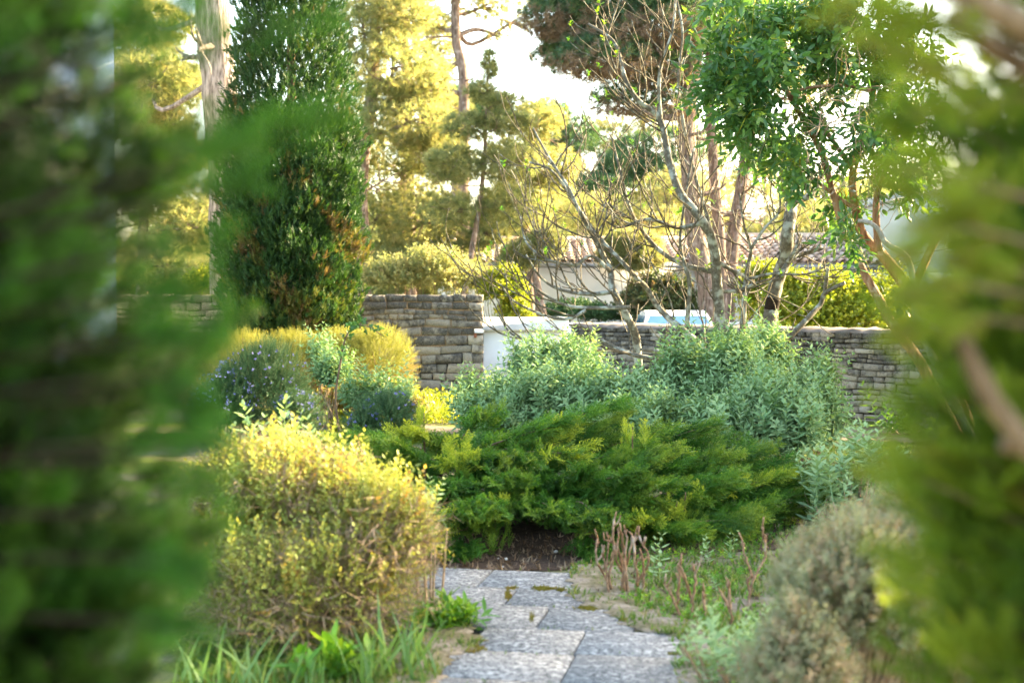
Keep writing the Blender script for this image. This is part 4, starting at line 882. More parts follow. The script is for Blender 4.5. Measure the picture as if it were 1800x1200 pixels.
sage('tall pale sage shrub partly hiding the white gate', [lob(960, 756, 14.4, 78, 84, 900), lob(1005, 691, 14.9, 46, 62, 360), lob(915, 681, 14.9, 16, 48, 80), lob(1050, 761, 14.0, 60, 85, 520), lob(960, 646, 15, 12, 26, 40)], 107)
sage('sage shrub with yellowing leaves below the fallen branch', [lob(1130, 766, 13.9, 70, 82, 820), lob(1190, 731, 14.0, 50, 80, 520), lob(1130, 800, 12.2, 70, 50, 420)], 108)
sage('tallest sage shrub left of the bare stone wall face', [lob(1300, 741, 13.6, 76, 98, 1050), lob(1350, 666, 14.2, 36, 58, 260), lob(1290, 656, 14.2, 22, 40, 110), lob(1245, 716, 14.2, 46, 80, 460), lob(1260, 800, 12.2, 65, 56, 460)], 109)
sage('bushy sage shrub at the right end of the sage bank', [lob(1418, 776, 13.0, 52, 78, 700), lob(1380, 800, 12.2, 62, 58, 480), lob(1350, 771, 12.6, 60, 80, 480), lob(1440, 716, 13.2, 22, 40, 110)], 110)

# creeping juniper: arching boughs carrying feathery plumes
def juniper():
    rng = np.random.default_rng(120)
    root = empty('juniper_bush', (.25, 9.7, 0), 'wide spreading bright green juniper with feathery boughs at the path end', 'shrub')
    fol = MB(); wd = MB()
    roots = [(-.30, 9.75, .05), (.35, 9.75, .05), (1.0, 10.0, .05), (-.9, 10.3, .05)]
    def bough(a0, az, L, el, top=None, n=30, tipm=1.0, ps=.27):
        a0 = np.array(a0, float); h = np.array([math.sin(az), -math.cos(az), 0])
        m = a0 + h * L * .5 + [0, 0, L * .5 * math.tan(el) * 1.25]; e = a0 + h * L + [0, 0, L * math.tan(el) * .95]
        if top is not None: e[2] = top; m[2] = a0[2] + (top - a0[2]) * .62
        s = spline([a0, m, e], 14); s += np.cumsum(rng.normal(0, .008, s.shape), 0); tube(wd, s, np.linspace(.022, .005, 14), 5)
        for k in range(n):
            t = .30 + .70 * (k / (n - 1)) ** .85; i = min(12, int(t * 13)); q = s[i] + (s[i + 1] - s[i]) * (t * 13 - i); tan = unit(s[i + 1] - s[i]); lat = unit(np.cross(tan, [0, 0, 1]))
            sd = (1 if k % 2 else -1) * rng.uniform(.25, .75) * (1 - .6 * t)
            d = unit(tan + lat * sd + np.array([0, 0, rng.uniform(-.15, .22)]) + rng.normal(0, .14, 3)); sc = ps * rng.uniform(.7, 1.15) * (1.1 - .35 * t)
            Rm_roll = rng.normal(0, .5)
            plumes.append((q, d, sc, np.clip(rng.normal(.45, .25), 0, 1), tipm * (1.0 if rng.uniform() < .18 else .35) * (t > .45)))
    plumes = []
    # dark filling boughs
    for k in range(26): bough(roots[rng.integers(0, 3)], rng.uniform(-1.25, 1.25), rng.uniform(.6, 1.05), 0, rng.uniform(.08, .30), tipm=.2)
    for k in range(30): bough(roots[rng.integers(0, 4)], rng.uniform(-3.14, 3.14), rng.uniform(.3, .9), 0, rng.uniform(.28, .42), tipm=.2)
    # tiers of flat fans rising outwards
    def shelf(c, h, tilt, ln, wd_, n, tipm=1.0):
        c = np.array(c, float); h = unit(np.array([*h, 0.])); lat = np.array([h[1], -h[0], 0]); ct, st = math.cos(tilt), math.sin(tilt); hh = h * ct + np.array([0, 0, st])
        a = rng.beta(1.6, 1.1, n); b = rng.uniform(-1, 1, n) * (1 - .65 * a); q = c + hh * ((a - .45) * ln)[:, None] + lat * (b * wd_)[:, None]; q[:, 2] += -.10 * b * b * wd_ / .25 + rng.normal(0, .012, n) - .05 * np.maximum(0, a - .7)
        d = hh + lat * (b * .55)[:, None] + rng.normal(0, .17, (n, 3)) + [0, 0, .06]; edge = (a > .62) & (rng.uniform(0, 1, n) < .75); g_ = 1.25 if rng.uniform() < .2 else rng.uniform(.1, .55)
        tb = rng.uniform(.2, .7)
        for k in range(n): plumes.append((q[k], d[k], rng.uniform(.13, .24), np.clip(tb + rng.normal(0, .2), 0, 1), tipm * g_ * (1 if edge[k] else .25)))
        tube(wd, spline([c - hh * ln * .9 - [0, 0, .05], c - hh * ln * .3, c + hh * ln * .5], 6), np.linspace(.009, .003, 6), 4)
    spec = []
    for (px, py, Y, hx, hy, tilt, ln, w_) in ((790, 905, 8.55, -.3, -1, -.1, .34, .17), (835, 945, 8.35, -.1, -1, -.55, .30, .16), (775, 955, 8.45, -.7, -.8, -.4, .28, .14), (870, 890, 8.55, .1, -1, -.05, .34, .20), (940, 880, 8.65, .25, -1, .05, .36, .2), (1010, 890, 8.6, .3, -1, -.1, .36, .2), (1040, 935, 8.45, .1, -1, -.5, .30, .16), (1095, 905, 8.75, .5, -.8, 0, .36, .2), (1165, 910, 8.85, .7, -.7, -.05, .38, .2), (1215, 900, 8.95, .9, -.5, .05, .40, .2), (1270, 905, 9.2, 1, -.3, .1, .42, .18), (1330, 885, 9.5, 1, -.1, .22, .45, .16), (1350, 850, 9.8, 1, 0, .32, .5, .15), (1290, 850, 9.6, 1, -.2, .28, .5, .2), (1230, 850, 9.3, .9, -.4, .2, .45, .2), (1150, 860, 9.1, .7, -.7, .12, .4, .22), (1075, 855, 9.0, .4, -.9, .1, .4, .22), (990, 850, 9.0, .3, -1, .1, .4, .22), (905, 840, 9.0, .1, -1, .1, .4, .22), (830, 850, 8.9, -.2, -1, .05, .36, .2), (770, 850, 9.0, -.5, -.9, .1, .34, .18), (740, 800, 9.4, -.6, -.6, .35, .36, .2), (800, 800, 9.3, .2, -1, .2, .4, .22), (880, 800, 9.4, .4, -.8, .2, .42, .22), (960, 805, 9.4, .7, -.7, .22, .45, .22), (1040, 810, 9.4, .8, -.6, .22, .45, .22), (1110, 800, 9.5, .9, -.5, .25, .46, .2), (1190, 815, 9.7, 1, -.3, .28, .5, .2), (1260, 815, 10.0, 1, 0, .3, .5, .18), (1180, 780, 10.3, 1, 0, .3, .5, .18), (1090, 775, 10.0, 1, -.2, .32, .5, .2), (1000, 770, 9.9, 1, -.2, .32, .5, .2), (920, 770, 9.8, .9, -.4, .3, .5, .2), (1000, 745, 10.4, 1, 0, .35, .55, .2), (920, 745, 10.3, 1, -.1, .3, .5, .2), (850, 765, 9.8, .5, -.7, .25, .42, .2), (780, 765, 9.8, -.2, -.8, .3, .4, .2), (690, 800, 10.1, -.8, -.4, .22, .42, .2), (640, 790, 10.5, -1, -.2, .2, .42, .18), (600, 785, 10.8, -1, 0, .2, .42, .16), (700, 780, 10.5, -.5, -.3, .3, .4, .2), (660, 830, 9.9, -.8, -.6, 0, .4, .2)):
        for r_ in range(2):
            jx, jy, jY = rng.normal(0, 16), rng.normal(0, 9) + 16 * r_, rng.normal(.12 * r_, .1); shelf(P(px + jx, py + jy, Y + jY), (hx + rng.normal(0, .2), hy + rng.normal(0, .2)), tilt + rng.normal(0, .08), ln * rng.uniform(.85, 1.15), w_, 34)
    for (px, py, Y, h) in ((745, 725, 9.7, .3), (1112, 750, 9.4, .25), (1205, 865, 8.9, .2), (800, 790, 9.0, .22), (870, 885, 8.5, .2), (1190, 880, 8.9, .2)):   # upright tips
        e = P(px, py, Y)
        for j in range(16):
            q = e + np.array([rng.normal(0, .05), rng.normal(0, .05), -rng.uniform(.03, h + .12)]); plumes.append((q, unit(np.array([rng.normal(0, .35), rng.normal(0, .35), 1])), rng.uniform(.10, .19), rng.uniform(.4, 1), 1.3 if e[2] - q[2] < .2 else .5))
        tube(wd, spline([(e[0], e[1] + .25, .1), (e[0], e[1] + .08, e[2] * .5), e], 8), np.linspace(.015, .004, 8), 5)
    p = np.array([a[0] for a in plumes]); p[:, 2] = np.maximum(p[:, 2], .03)
    scatter(fol, PLUME, p, np.array([a[1] for a in plumes]), [a[2] for a in plumes], rng, np.array([a[3] for a in plumes]), np.array([a[4] for a in plumes]))
    wd.build('bough', M['bark_brown'], root, smooth=True); fol.build('foliage', M['juniper'], root)
juniper()

# yellow leaved shrub in the near left
def yellow_shrub():
    rng = np.random.default_rng(130); lobes = [lob(490, 920, 6.7, 145, 105, 3800, .9), lob(630, 960, 6.5, 95, 95, 2200), lob(395, 975, 6.6, 100, 112, 2400), lob(560, 1050, 6.4, 170, 105, 2600), lob(450, 1075, 6.3, 125, 95, 1600), lob(500, 860, 6.9, 80, 48, 1300), lob(400, 890, 6.8, 70, 60, 1000), lob(668, 1010, 6.4, 48, 62, 600), lob(700, 945, 6.5, 55, 42, 600), lob(590, 880, 6.7, 55, 45, 500)]
    fol = MB(); wd = MB()
    bare = [p_twig(g0, 2, .10, .07, .5, .022) for _ in range(4)]
    def fork():
        p = Proto(); p.put(TRI(1, .028), (0, 0, 0), (0, 0, 1), 0, 1, 0); p.put(TRI(1, .028), (0, 0, 0), (0, 0, 1), 1.57, 1, 0)
        for k in range(5):
            a = rng.uniform(0, 6.28); t = rng.uniform(.2, .85); p.put(TRI(rng.uniform(.3, .6), .02), (0, 0, t), (math.cos(a), math.sin(a), rng.uniform(.3, 1.2)), rng.uniform(0, 3), 1, 0)
        return p.fin()
    FK = [fork() for _ in range(6)]
    for (x, y, z, rx, ry, rz, n) in lobes:
        p, d, u = ellip(rng, n, (x, y, z), (rx, ry, rz), .35, -.5, .2); p[:, 2] = np.maximum(p[:, 2], .02)
        t = np.clip(rng.beta(2, 2, n) * .9 + .08 * rng.normal(0, 1, n), 0, 1); t = np.where(rng.uniform(0, 1, n) < .02, .98, np.minimum(t, .86))
        thin = rng.uniform(0, 1, n) < np.clip((p[:, 2] - .05) / .55, .6, 1)
        scatter(fol, TWIGY, p[thin], (d + rng.normal(0, .65, (n, 3)) + [0, 0, .35])[thin], rng.uniform(.07, .135, n)[thin], rng, t[thin])
        k_ = rng.choice(np.where(d[:, 2] > .25)[0], n // 11); m = len(k_); scatter(fol, TWIGY, p[k_], d[k_] * .4 + rng.normal(0, .2, (m, 3)) + [0, 0, .9], rng.uniform(.10, .24, m), rng, t[k_])
        m = int(n * .38); p, d, u = ellip(rng, m, (x, y, z), (rx, ry, rz), .2, -.5, .2); p[:, 2] = np.maximum(p[:, 2], .02)
        scatter(wd, FK, p, d + rng.normal(0, .6, (m, 3)) + [0, 0, .3], rng.uniform(.10, .22, m), rng)
        for k in range(26):
            q = p[rng.integers(0, m)]; b = np.array([X(560, 6.5) + rng.normal(0, .1), 6.5 + rng.normal(0, .08), -.02]); tube(wd, spline([b, b * .55 + q * .45 + np.array([rng.normal(0, .06), rng.normal(0, .06), .06]), q], 7), np.linspace(.009, .003, 7), 4)
    root = empty('yellow_shrub', (X(560, 6.5), 6.5, 0), 'dense twiggy shrub with small yellow green leaves left of the path', 'shrub')
    wd.build('stem', M['twig'], root); fol.build('foliage', M['yellow'], root)
TWIGY = [p_twig(g0, 12, .125, .075, .12, .018) for _ in range(10)]
yellow_shrub()
# pale sage stems
def sagestems(label, pts, seed, group=None, hgt=.3, mat='phlomis_near', cat='plant', spread=.04, per=1):
    rng = np.random.default_rng(seed); mb = MB(); w = MB(); b = np.mean([G(a, c) if Y is None else np.array([X(a, Y), Y, 0]) for (a, c, Y, h) in pts], 0)
    for (a, c, Y, h) in pts:
        top = P(a, c, Y)
        for k in range(per):
            base = np.array([top[0] + rng.normal(0, spread), Y + rng.normal(0, spread), max(0, top[2] - h)]); e = top + (rng.normal(0, spread, 3) if k else 0)
            scatter(mb, SAGEN, [base], [e - base], [np.linalg.norm(e - base)], rng, [rng.uniform(0, .9)])
            base = base * 1.0; g_ = np.array([base[0] * .6 + b[0] * .4, base[1] * .6 + b[1] * .4, -.01]); tube(w, spline([g_, (g_ + base) / 2 + rng.normal(0, .01, 3), base], 5), np.linspace(.007, .004, 5), 4)
    root = empty('sage_plant', (b[0], b[1], 0), label, cat, group or 'pale sage plants in the foreground')
    w.build('stem', M['twig'], root); mb.build('foliage', M[mat], root)
rng = np.random.default_rng(140)
sagestems('tall pale sage stems rising behind the yellow shrub', [(400, 752, 7.6, .3), (440, 718, 7.6, .32), (460, 732, 7.7, .3), (495, 708, 7.6, .34), (525, 725, 7.7, .3), (542, 752, 7.5, .3), (470, 752, 7.5, .3), (372, 765, 7.6, .28), (562, 762, 7.6, .28), (600, 780, 7.5, .25), (420, 745, 7.5, .3), (510, 742, 7.5, .3)], 141, per=2, spread=.03)
sagestems('pale sage sprig poking out at the right of the yellow shrub', [(757, 838, 7.0, .2), (770, 862, 7.0, .18), (740, 890, 6.9, .15), (745, 905, 6.8, .12)], 142, per=2)
pts = [(1415 + 165 * u, 745 + 40 * abs(u - .55) * 2 + rng.uniform(0, 110), 9.4 + rng.uniform(-.25, .25), rng.uniform(.26, .38)) for u in rng.uniform(0, 1, 44)]
pts += [(1490, 742, 9.6, .36), (1530, 750, 9.5, .34), (1415, 785, 9.4, .3), (1450, 782, 9.4, .3), (1425, 790, 9.5, .3), (1560, 810, 9.3, .3)]
sagestems('upright pale sage clump standing alone on the grass at right', pts, 143, per=2)
pts = [(rng.uniform(1440, 1530), rng.uniform(895, 960), 8.2 + rng.uniform(-.2, .2), .2) for k in range(12)]
sagestems('low pale sage plant tucked behind the brown grey dome', pts, 144, per=2)
pts = [(rng.uniform(1225, 1370), rng.uniform(1065, 1190), 5.7 + rng.uniform(-.25, .25), rng.uniform(.14, .2)) for k in range(40)]
sagestems('near pale sage plant low beside the right path edge', pts, 145, per=2)
for k, (a, c, Y, h, lab) in enumerate(((1160, 940, 7.6, .25, 'single pale sage stem beside the dead stubs'), (1240, 945, 8.1, .2, 'short pale sage sprig on the grass right of the dead stubs'), (1287, 938, 8.2, .24, 'pale sage sprig standing alone halfway to the leaning dead twig'), (1255, 1012, 7.4, .2, 'small sage sprig low behind the second dead stubs'))):
    sagestems(lab, [(a, c, Y, h)], 150 + k, per=2, spread=.02)
sagestems('thin weed stem with a blue flower on the grass near the low wall', [(1635, 795, 9.6, .3), (1628, 830, 9.6, .2)], 156, mat='phlomis')
mb = MB(); scatter(mb, [p_tuft(g0, 9, .5, .9)], [P(1643, 797, 9.55)], [[0, -.5, .6]], [.03], rng); tag(mb.build('flower', M['blossom'], loc=tuple(P(1643, 797, 9.55))), 'single blue flower on a thin weed near the low wall', 'flower')
sagestems('leafy green weeds growing at the foot of the low stone wall', [(rng.uniform(1560, 1640), rng.uniform(700, 760), 15.6, .4) for k in range(16)], 157, mat='euc', per=2, spread=.1)

# grey brown dome in the near right
bush('cotton_lavender', 'grey brown dome of dry cotton lavender in the near right corner', [lob(1500, 1085, 4.7, 160, 150, 3600, .9), lob(1630, 1060, 4.9, 150, 170, 3200, .9), lob(1400, 1190, 4.4, 100, 115, 1500), lob(1560, 990, 5.1, 120, 90, 1500)], [p_twig(g0, 12, .2, .06, .1, .03) for _ in range(5)], 'santolina', .085, 160, up=.8, lo=.4, jit=.5, wood='twig', fb=-.4, stems=60, lump=.2)
# dead pruned stubs
def stubs(label, polys, Y, seed):
    rng = np.random.default_rng(seed); mb = MB()
    for pl in polys:
        w = np.array([P(a, b, Y + rng.normal(0, .04)) for a, b in pl]); s = spline(w, 4 * len(pl)); tube(mb, s + rng.normal(0, .002, s.shape), np.linspace(.0072, .0055, len(s)), 6, rough=.22, rng=rng)
        for k in range(2):
            q = s[-1 - 2 * k]; tube(mb, [q, q + np.array([rng.normal(0, .012), rng.normal(0, .01), rng.uniform(.015, .05)])], [.0055, .0035], 5)
        q = s[rng.integers(len(s) // 3, len(s) - 2)]; dd = np.array([rng.normal(0, .03), rng.normal(0, .02), rng.uniform(.03, .09)]); tube(mb, spline([q, q + dd * .5 + rng.normal(0, .006, 3), q + dd], 5), np.linspace(.005, .003, 5), 5, rough=.2, rng=rng)
    b = P(*polys[0][0], Y); b[2] = 0; tag(mb.build('dead_stub', M['dead'], loc=tuple(b), smooth=True), label, 'dead plant', 'dead pruned stubs beside the path')
stubs('thick cluster of brown pruned dead stems beside the path end', [[(1080, 1052), (1061, 1009), (1048, 979), (1050, 945)], [(1068, 1020), (1080, 970), (1077, 945), (1080, 912)], [(1104, 1058), (1100, 1000), (1097, 960), (1090, 925)], [(1100, 1005), (1108, 965), (1118, 935)], [(1115, 1056), (1125, 1015), (1142, 985), (1122, 940)], [(1098, 1056), (1095, 1010), (1085, 960), (1062, 948)], [(1120, 1030), (1116, 980), (1112, 940)], [(1070, 1050), (1066, 1000), (1070, 950)], [(1110, 1060), (1100, 1020), (1084, 985), (1086, 950)], [(1092, 1045), (1096, 1000), (1102, 950), (1098, 930)], [(1125, 1050), (1132, 1010), (1128, 975)], [(1076, 1035), (1062, 985), (1060, 965)]], 7.35, 170)
stubs('small forked dead stems on the grass right of the path', [[(1202, 1094), (1180, 1046), (1168, 1025)], [(1190, 1060), (1195, 1010), (1193, 990)], [(1220, 1106), (1215, 1050), (1200, 1005), (1196, 985)], [(1215, 1060), (1222, 1020), (1219, 995)], [(1240, 1090), (1237, 1040)]], 6.75, 171)
stubs('tall thin forked dead twig leaning right on the grass', [[(1312, 1068), (1325, 1018), (1345, 975), (1340, 925)], [(1325, 1018), (1312, 985), (1304, 948)], [(1318, 1045), (1313, 1020)]], 7.15, 172)
stubs('crooked dead twig beside the near sage plant', [[(1278, 1118), (1286, 1080), (1266, 1040)], [(1283, 1070), (1280, 1020)]], 6.6, 173)

# long leaved clumps, leafy plants
def blades(name, label, pts, mat, protos, scale, seed, cat='plant', lean=.25, group=None):
    rng = np.random.default_rng(seed); mb = MB(); c = np.mean([p[:2] for p in pts], 0)
    for (x, y, r, n) in pts:
        p = np.stack([x + rng.normal(0, r, n), y + rng.normal(0, r, n), np.zeros(n)], -1); scatter(mb, protos, p, np.stack([rng.normal(0, lean, n), rng.normal(0, lean, n), np.ones(n)], -1), rng.uniform(.6, 1.1, n) * scale, rng)
    return tag(mb.build(name, M[mat], loc=(c[0], c[1], 0)), label, cat, group)
WB = [p_blade(g0, 1, .055, .45) for _ in range(8)]
g = lambda a, b: tuple(G(a, b)[:2])
blades('iris_clump', 'clump of long upright leaf blades at the near left path edge', [(*g(690, 1195), .07, 26), (*g(650, 1215), .06, 18), (*g(715, 1170), .04, 9)], 'iris', WB, .33, 180, group='clumps of long leaf blades')
blades('iris_clump', 'clump of thin leaf blades below the yellow shrub', [(*g(520, 1225), .06, 14), (*g(560, 1240), .05, 10)], 'iris', WB, .2, 181, group='clumps of long leaf blades')
blades('iris_clump', 'arching leaf blades in the lower left corner', [(*g(370, 1230), .09, 18), (*g(425, 1225), .06, 12)], 'iris', WB, .3, 182, group='clumps of long leaf blades')
RO = [p_twig(g0, 12, .55, .17, .02, .02, oval) for _ in range(5)]
blades('leafy_plant', 'low bright green leafy plant at the left path edge', [(*g(775, 1105), .06, 24), (*g(800, 1100), .05, 18), (*g(750, 1110), .06, 16)], 'lush', RO, .13, 183, lean=.5)
blades('leafy_plant', 'broad leaved seedling at the foot of the yellow shrub', [(*g(600, 1200), .03, 7), (*g(560, 1205), .03, 5)], 'lush', [p_twig(g0, 7, .6, .3, .1, .03, oval) for _ in range(3)], .17, 184, lean=.4)
blades('leafy_plant', 'dark leaved sucker growing inside the yellow shrub', [(*g(560, 1130), .03, 1)], 'euc', [p_twig(g0, 9, .3, .16, .3, .03, oval)], .3, 185)
blades('dry_grass_tuft', 'tuft of bleached dry stems in front of the tall wall', [(X(740, 17.5), 17.5, .12, 46), (X(715, 17.8), 17.8, .08, 20)], 'straw', WB, .34, 186)
# rambling rose stem
rs = np.random.default_rng(187); mb = MB(); fo = MB(); s = spline([P(598, 770, 15.4), P(590, 700, 15.4), P(598, 640, 15.4), P(607, 595, 15.4), P(625, 572, 15.4), P(650, 575, 15.3), P(672, 590, 15.3)], 26); tube(mb, s, np.linspace(.014, .005, 26), 6)
s2 = spline([P(600, 760, 15.3), P(588, 740, 15.3), P(570, 700, 15.3), P(560, 690, 15.3)], 8); tube(mb, s2, np.linspace(.02, .008, 8), 6)
idx = rs.integers(8, 26, 26); scatter(fo, [p_twig(g0, 5, .6, .36, .2, .03, oval)], s[idx], rs.normal(0, 1, (26, 3)), rs.uniform(.07, .12, 26), rs, rs.uniform(0, .6, 26))
ro = empty('rose_bush', (X(598, 15.4), 15.4, 0), 'single arching rose cane with dark leaves above the thin shrub', 'plant'); mb.build('stem', M['bark_brown'], ro, smooth=True); fo.build('foliage', M['euc'], ro)

# ------------------------------------------------------------------ ground cover
def cover(name, mat, protos, polys, n, scale, seed, clump_=.0, flat=0.0, z=0.0):
    rng = np.random.default_rng(seed); mb = MB()
    for (pl, w) in polys:
        pl = np.array([G(a, b)[:2] if c is None else (X(a, c), c) for (a, b, c) in pl]); lo, hi = pl.min(0), pl.max(0); m = int(n * w); q = rng.uniform(lo, hi, (m * 3, 2))
        ins = np.zeros(len(q), bool); j = len(pl) - 1
        for i in range(len(pl)):
            c_ = ((pl[i, 1] > q[:, 1]) != (pl[j, 1] > q[:, 1])) & (q[:, 0] < (pl[j, 0] - pl[i, 0]) * (q[:, 1] - pl[i, 1]) / (pl[j, 1] - pl[i, 1] + 1e-9) + pl[i, 0]); ins ^= c_; j = i
        q = q[ins]
        if clump_: k = np.sin(q[:, 0] * 7.3 + 1.3 * np.sin(q[:, 1] * 5)) * np.sin(q[:, 1] * 6.1 + np.sin(q[:, 0] * 4)) + .5 * np.sin(q[:, 0] * 19) * np.sin(q[:, 1] * 17); q = q[k + rng.normal(0, .3, len(q)) > -1 + 2 * clump_ - .6]
        q = q[:m]; nn = len(q); up = 1 - flat
        scatter(mb, protos, np.stack([q[:, 0], q[:, 1], gz(q[:, 0], q[:, 1]) + z], -1), np.stack([rng.normal(0, .5 + flat, nn), rng.normal(0, .5 + flat, nn), np.full(nn, max(.05, up))], -1), rng.uniform(.5, 1.3, nn) * scale, rng)
    return tag(mb.build(name, M[mat]), kind='stuff')
T3 = [p_blade(g0, 5, .10, .5) for _ in range(6)]
lawn = [([(1010, 1010, None), (1120, 960, None), (1460, 870, None), (1900, 860, None), (1900, 1250, None), (1220, 1260, None), (1190, 1150, None), (1130, 1090, None), (1075, 1050, None)], 1.0), ([(1400, 880, None), (1440, 770, None), (1900, 760, None), (1900, 880, None)], .7)]
cover('grass', 'grass', T3, lawn, 9500, .05, 200, .42)
cover('ground_cover', 'lush', [p_twig(g0, 7, .5, .3, .05, .03) for _ in range(4)], [([(1010, 1000, None), (1120, 960, None), (1400, 900, None), (1400, 1240, None), (1230, 1240, None), (1150, 1100, None), (1060, 1030, None)], 1)], 750, .042, 201, .5)
cover('grass', 'grass', T3, [([(300, 1250, None), (350, 1120, None), (720, 1090, None), (760, 1060, None), (800, 1120, None), (760, 1190, None), (740, 1260, None)], 1)], 2600, .07, 202, .3)
cover('ground_cover', 'bush_yellow', [p_twig(g0, 7, .4, .25, .05, .03) for _ in range(4)], [([(690, 0, 16.6), (690, 0, 20.5), (830, 0, 20.5), (830, 0, 16.6)], 1), ([(590, 0, 15.4), (590, 0, 17.2), (720, 0, 17.2), (720, 0, 15.4)], .8)], 1000, .12, 203, .2)
rng = np.random.default_rng(204); mb = MB()
for (a, b, w, h, n) in ((1035, 1076, 24, 5, 260), (1100, 1098, 14, 3, 120), (830, 1149, 26, 6, 300), (955, 1041, 26, 4, 240), (900, 1040, 12, 3, 90), (893, 1052, 7, 10, 150), (935, 1092, 5, 9, 90), (1185, 1157, 14, 3, 60), (985, 1043, 12, 3, 60)):
    q = np.array([G(a + rng.normal(0, w * .45) * (1 - .3 * abs(math.sin(k * 1.7))), b + rng.normal(0, h * .45)) for k in range(n)]); q[:, 2] = .02
    scatter(mb, [p_tuft(g0, 10, .35, .9)], q, np.stack([rng.normal(0, .5, n), rng.normal(0, .5, n), np.ones(n)], -1), rng.uniform(.006, .018, n), rng, np.clip(rng.normal(.4 + .3 * math.sin(a), .2, n), 0, 1))
tag(mb.build('moss', M['moss']), kind='stuff')
cover('litter', 'litter', [p_blade(g0, 1, .04, .2) for _ in range(3)] + [p_tuft(g0, 3, .3, 1.5)], [([(700, 1005, None), (760, 955, None), (1120, 940, None), (1040, 1000, None)], 1), ([(700, 955, None), (560, 880, None), (1300, 850, None), (1300, 930, None), (1100, 950, None)], .6), ([(1000, 1010, None), (1500, 900, None), (1500, 1100, None), (1100, 1100, None)], .35), ([(560, 1240, None), (720, 1140, None), (830, 1130, None), (780, 1240, None)], .4)], 2600, .05, 205, 0, .93, .006)

def sand_mat():
    m, nt, out = nmat('sandy_soil'); v = objc(nt); n1 = noise(nt, v, 30, 6, .7); n2 = noise(nt, v, 5, 4)
    c = mixc(nt, ramp(nt, n2, [(.4, (0, 0, 0)), (.6, (1, 1, 1))]), ramp(nt, n1, [(.3, (.14, .10, .07)), (.7, (.40, .33, .25))]), ramp(nt, n1, [(.3, (.07, .07, .025)), (.7, (.24, .19, .11))]))
    nt.links.new(pbsdf(nt, c, .95, bump(nt, n1, .9, .015), .1), out.inputs[0]); return m
rng = np.random.default_rng(207); SAND = sand_mat()
for edge, side in (([(1012, 1001), (1000, 1018), (1006, 1036), (1000, 1055), (1035, 1072), (1070, 1085), (1092, 1100), (1112, 1112), (1150, 1120), (1192, 1128), (1200, 1150), (1190, 1180), (1188, 1215), (1200, 1260)], 1), ([(770, 1000), (752, 1020), (746, 1040), (755, 1062), (788, 1085), (815, 1105), (838, 1122), (846, 1142), (800, 1162), (780, 1185), (768, 1215), (750, 1260)], -1)):
    e = spline(np.array([G(a, b) for a, b in edge]), 150); n_ = len(e); off = .022 * np.sin(np.arange(n_) * .45) + .016 * np.sin(np.arange(n_) * 1.13 + 1) + rng.normal(0, .006, n_)
    V = []
    for k in range(n_):
        x, y = e[k][0] - side * off[k], e[k][1]
        for w_, z_ in ((0, .0235), (.035, .031), (.14, .033), (.32, .018), (.5, -.01)): V.append((x + side * w_, y, z_ + (rng.normal(0, .0015) if w_ else 0)))
    mb = MB(); mb.quads(V, [(k * 5 + q, k * 5 + 5 + q, k * 5 + 6 + q, k * 5 + 1 + q) for k in range(n_ - 1) for q in range(4)]); tag(mb.build('soil', SAND, smooth=True), kind='structure')
    mb = MB(); i_ = rng.integers(0, n_, 520); q = e[i_].copy(); q[:, 0] += side * np.abs(rng.normal(.02, .07, 520)); q[:, 2] = .025; kp = np.sin(i_ * .21) + rng.normal(0, .5, 520) > .1
    scatter(mb, T3, q[kp], np.stack([rng.normal(0, .6, kp.sum()), rng.normal(0, .6, kp.sum()), np.ones(kp.sum())], -1), rng.uniform(.02, .055, kp.sum()), rng); tag(mb.build('grass', M['grass']), kind='stuff')
# tiny weeds and grit in the joints
mb = MB(); 
for (yf, yn, jx, lx, rx) in rows:
    for a, b in zip(rng.uniform(lx + 10, rx - 10, 26), rng.normal(yn, 1.2, 26)):
        q = G(a, b); q[2] = .012
        if rng.uniform() < .6: scatter(mb, T3, [q], [[rng.normal(0, .5), rng.normal(0, .5), 1]], [rng.uniform(.012, .035)], rng)
tag(mb.build('grass', M['grass']), kind='stuff')

# bare soil under the juniper
def soil_mat():
    m, nt, out = nmat('dark_leaf_mould'); v = objc(nt); n1 = noise(nt, v, 25, 6, .7)
    nt.links.new(pbsdf(nt, ramp(nt, n1, [(.3, (.035, .022, .015)), (.6, (.095, .062, .043)), (.8, (.18, .13, .095))]), .95, bump(nt, n1, .9, .02), .1), out.inputs[0]); return m
rng = np.random.default_rng(206); th = np.linspace(0, 2 * np.pi, 48, endpoint=False); rr = 1 + .09 * np.sin(3 * th + 1) + .06 * np.sin(7 * th) + rng.normal(0, .02, 48)
mb = MB(); V = [(.2, 9.5, .02)] + [(.2 + 1.95 * math.cos(a) * q, 9.42 + 1.3 * math.sin(a) * q, float(gz(.2 + 1.95 * math.cos(a) * q, 9.42 + 1.3 * math.sin(a) * q)) + .006) for a, q in zip(th, rr)]
mb.add(V, [(0, 1 + k, 1 + (k + 1) % 48) for k in range(48)]); tag(mb.build('soil', soil_mat(), smooth=True), kind='structure')
st = plain('pale_pebble', (.55, .52, .48), .8, .2, .1, 10)
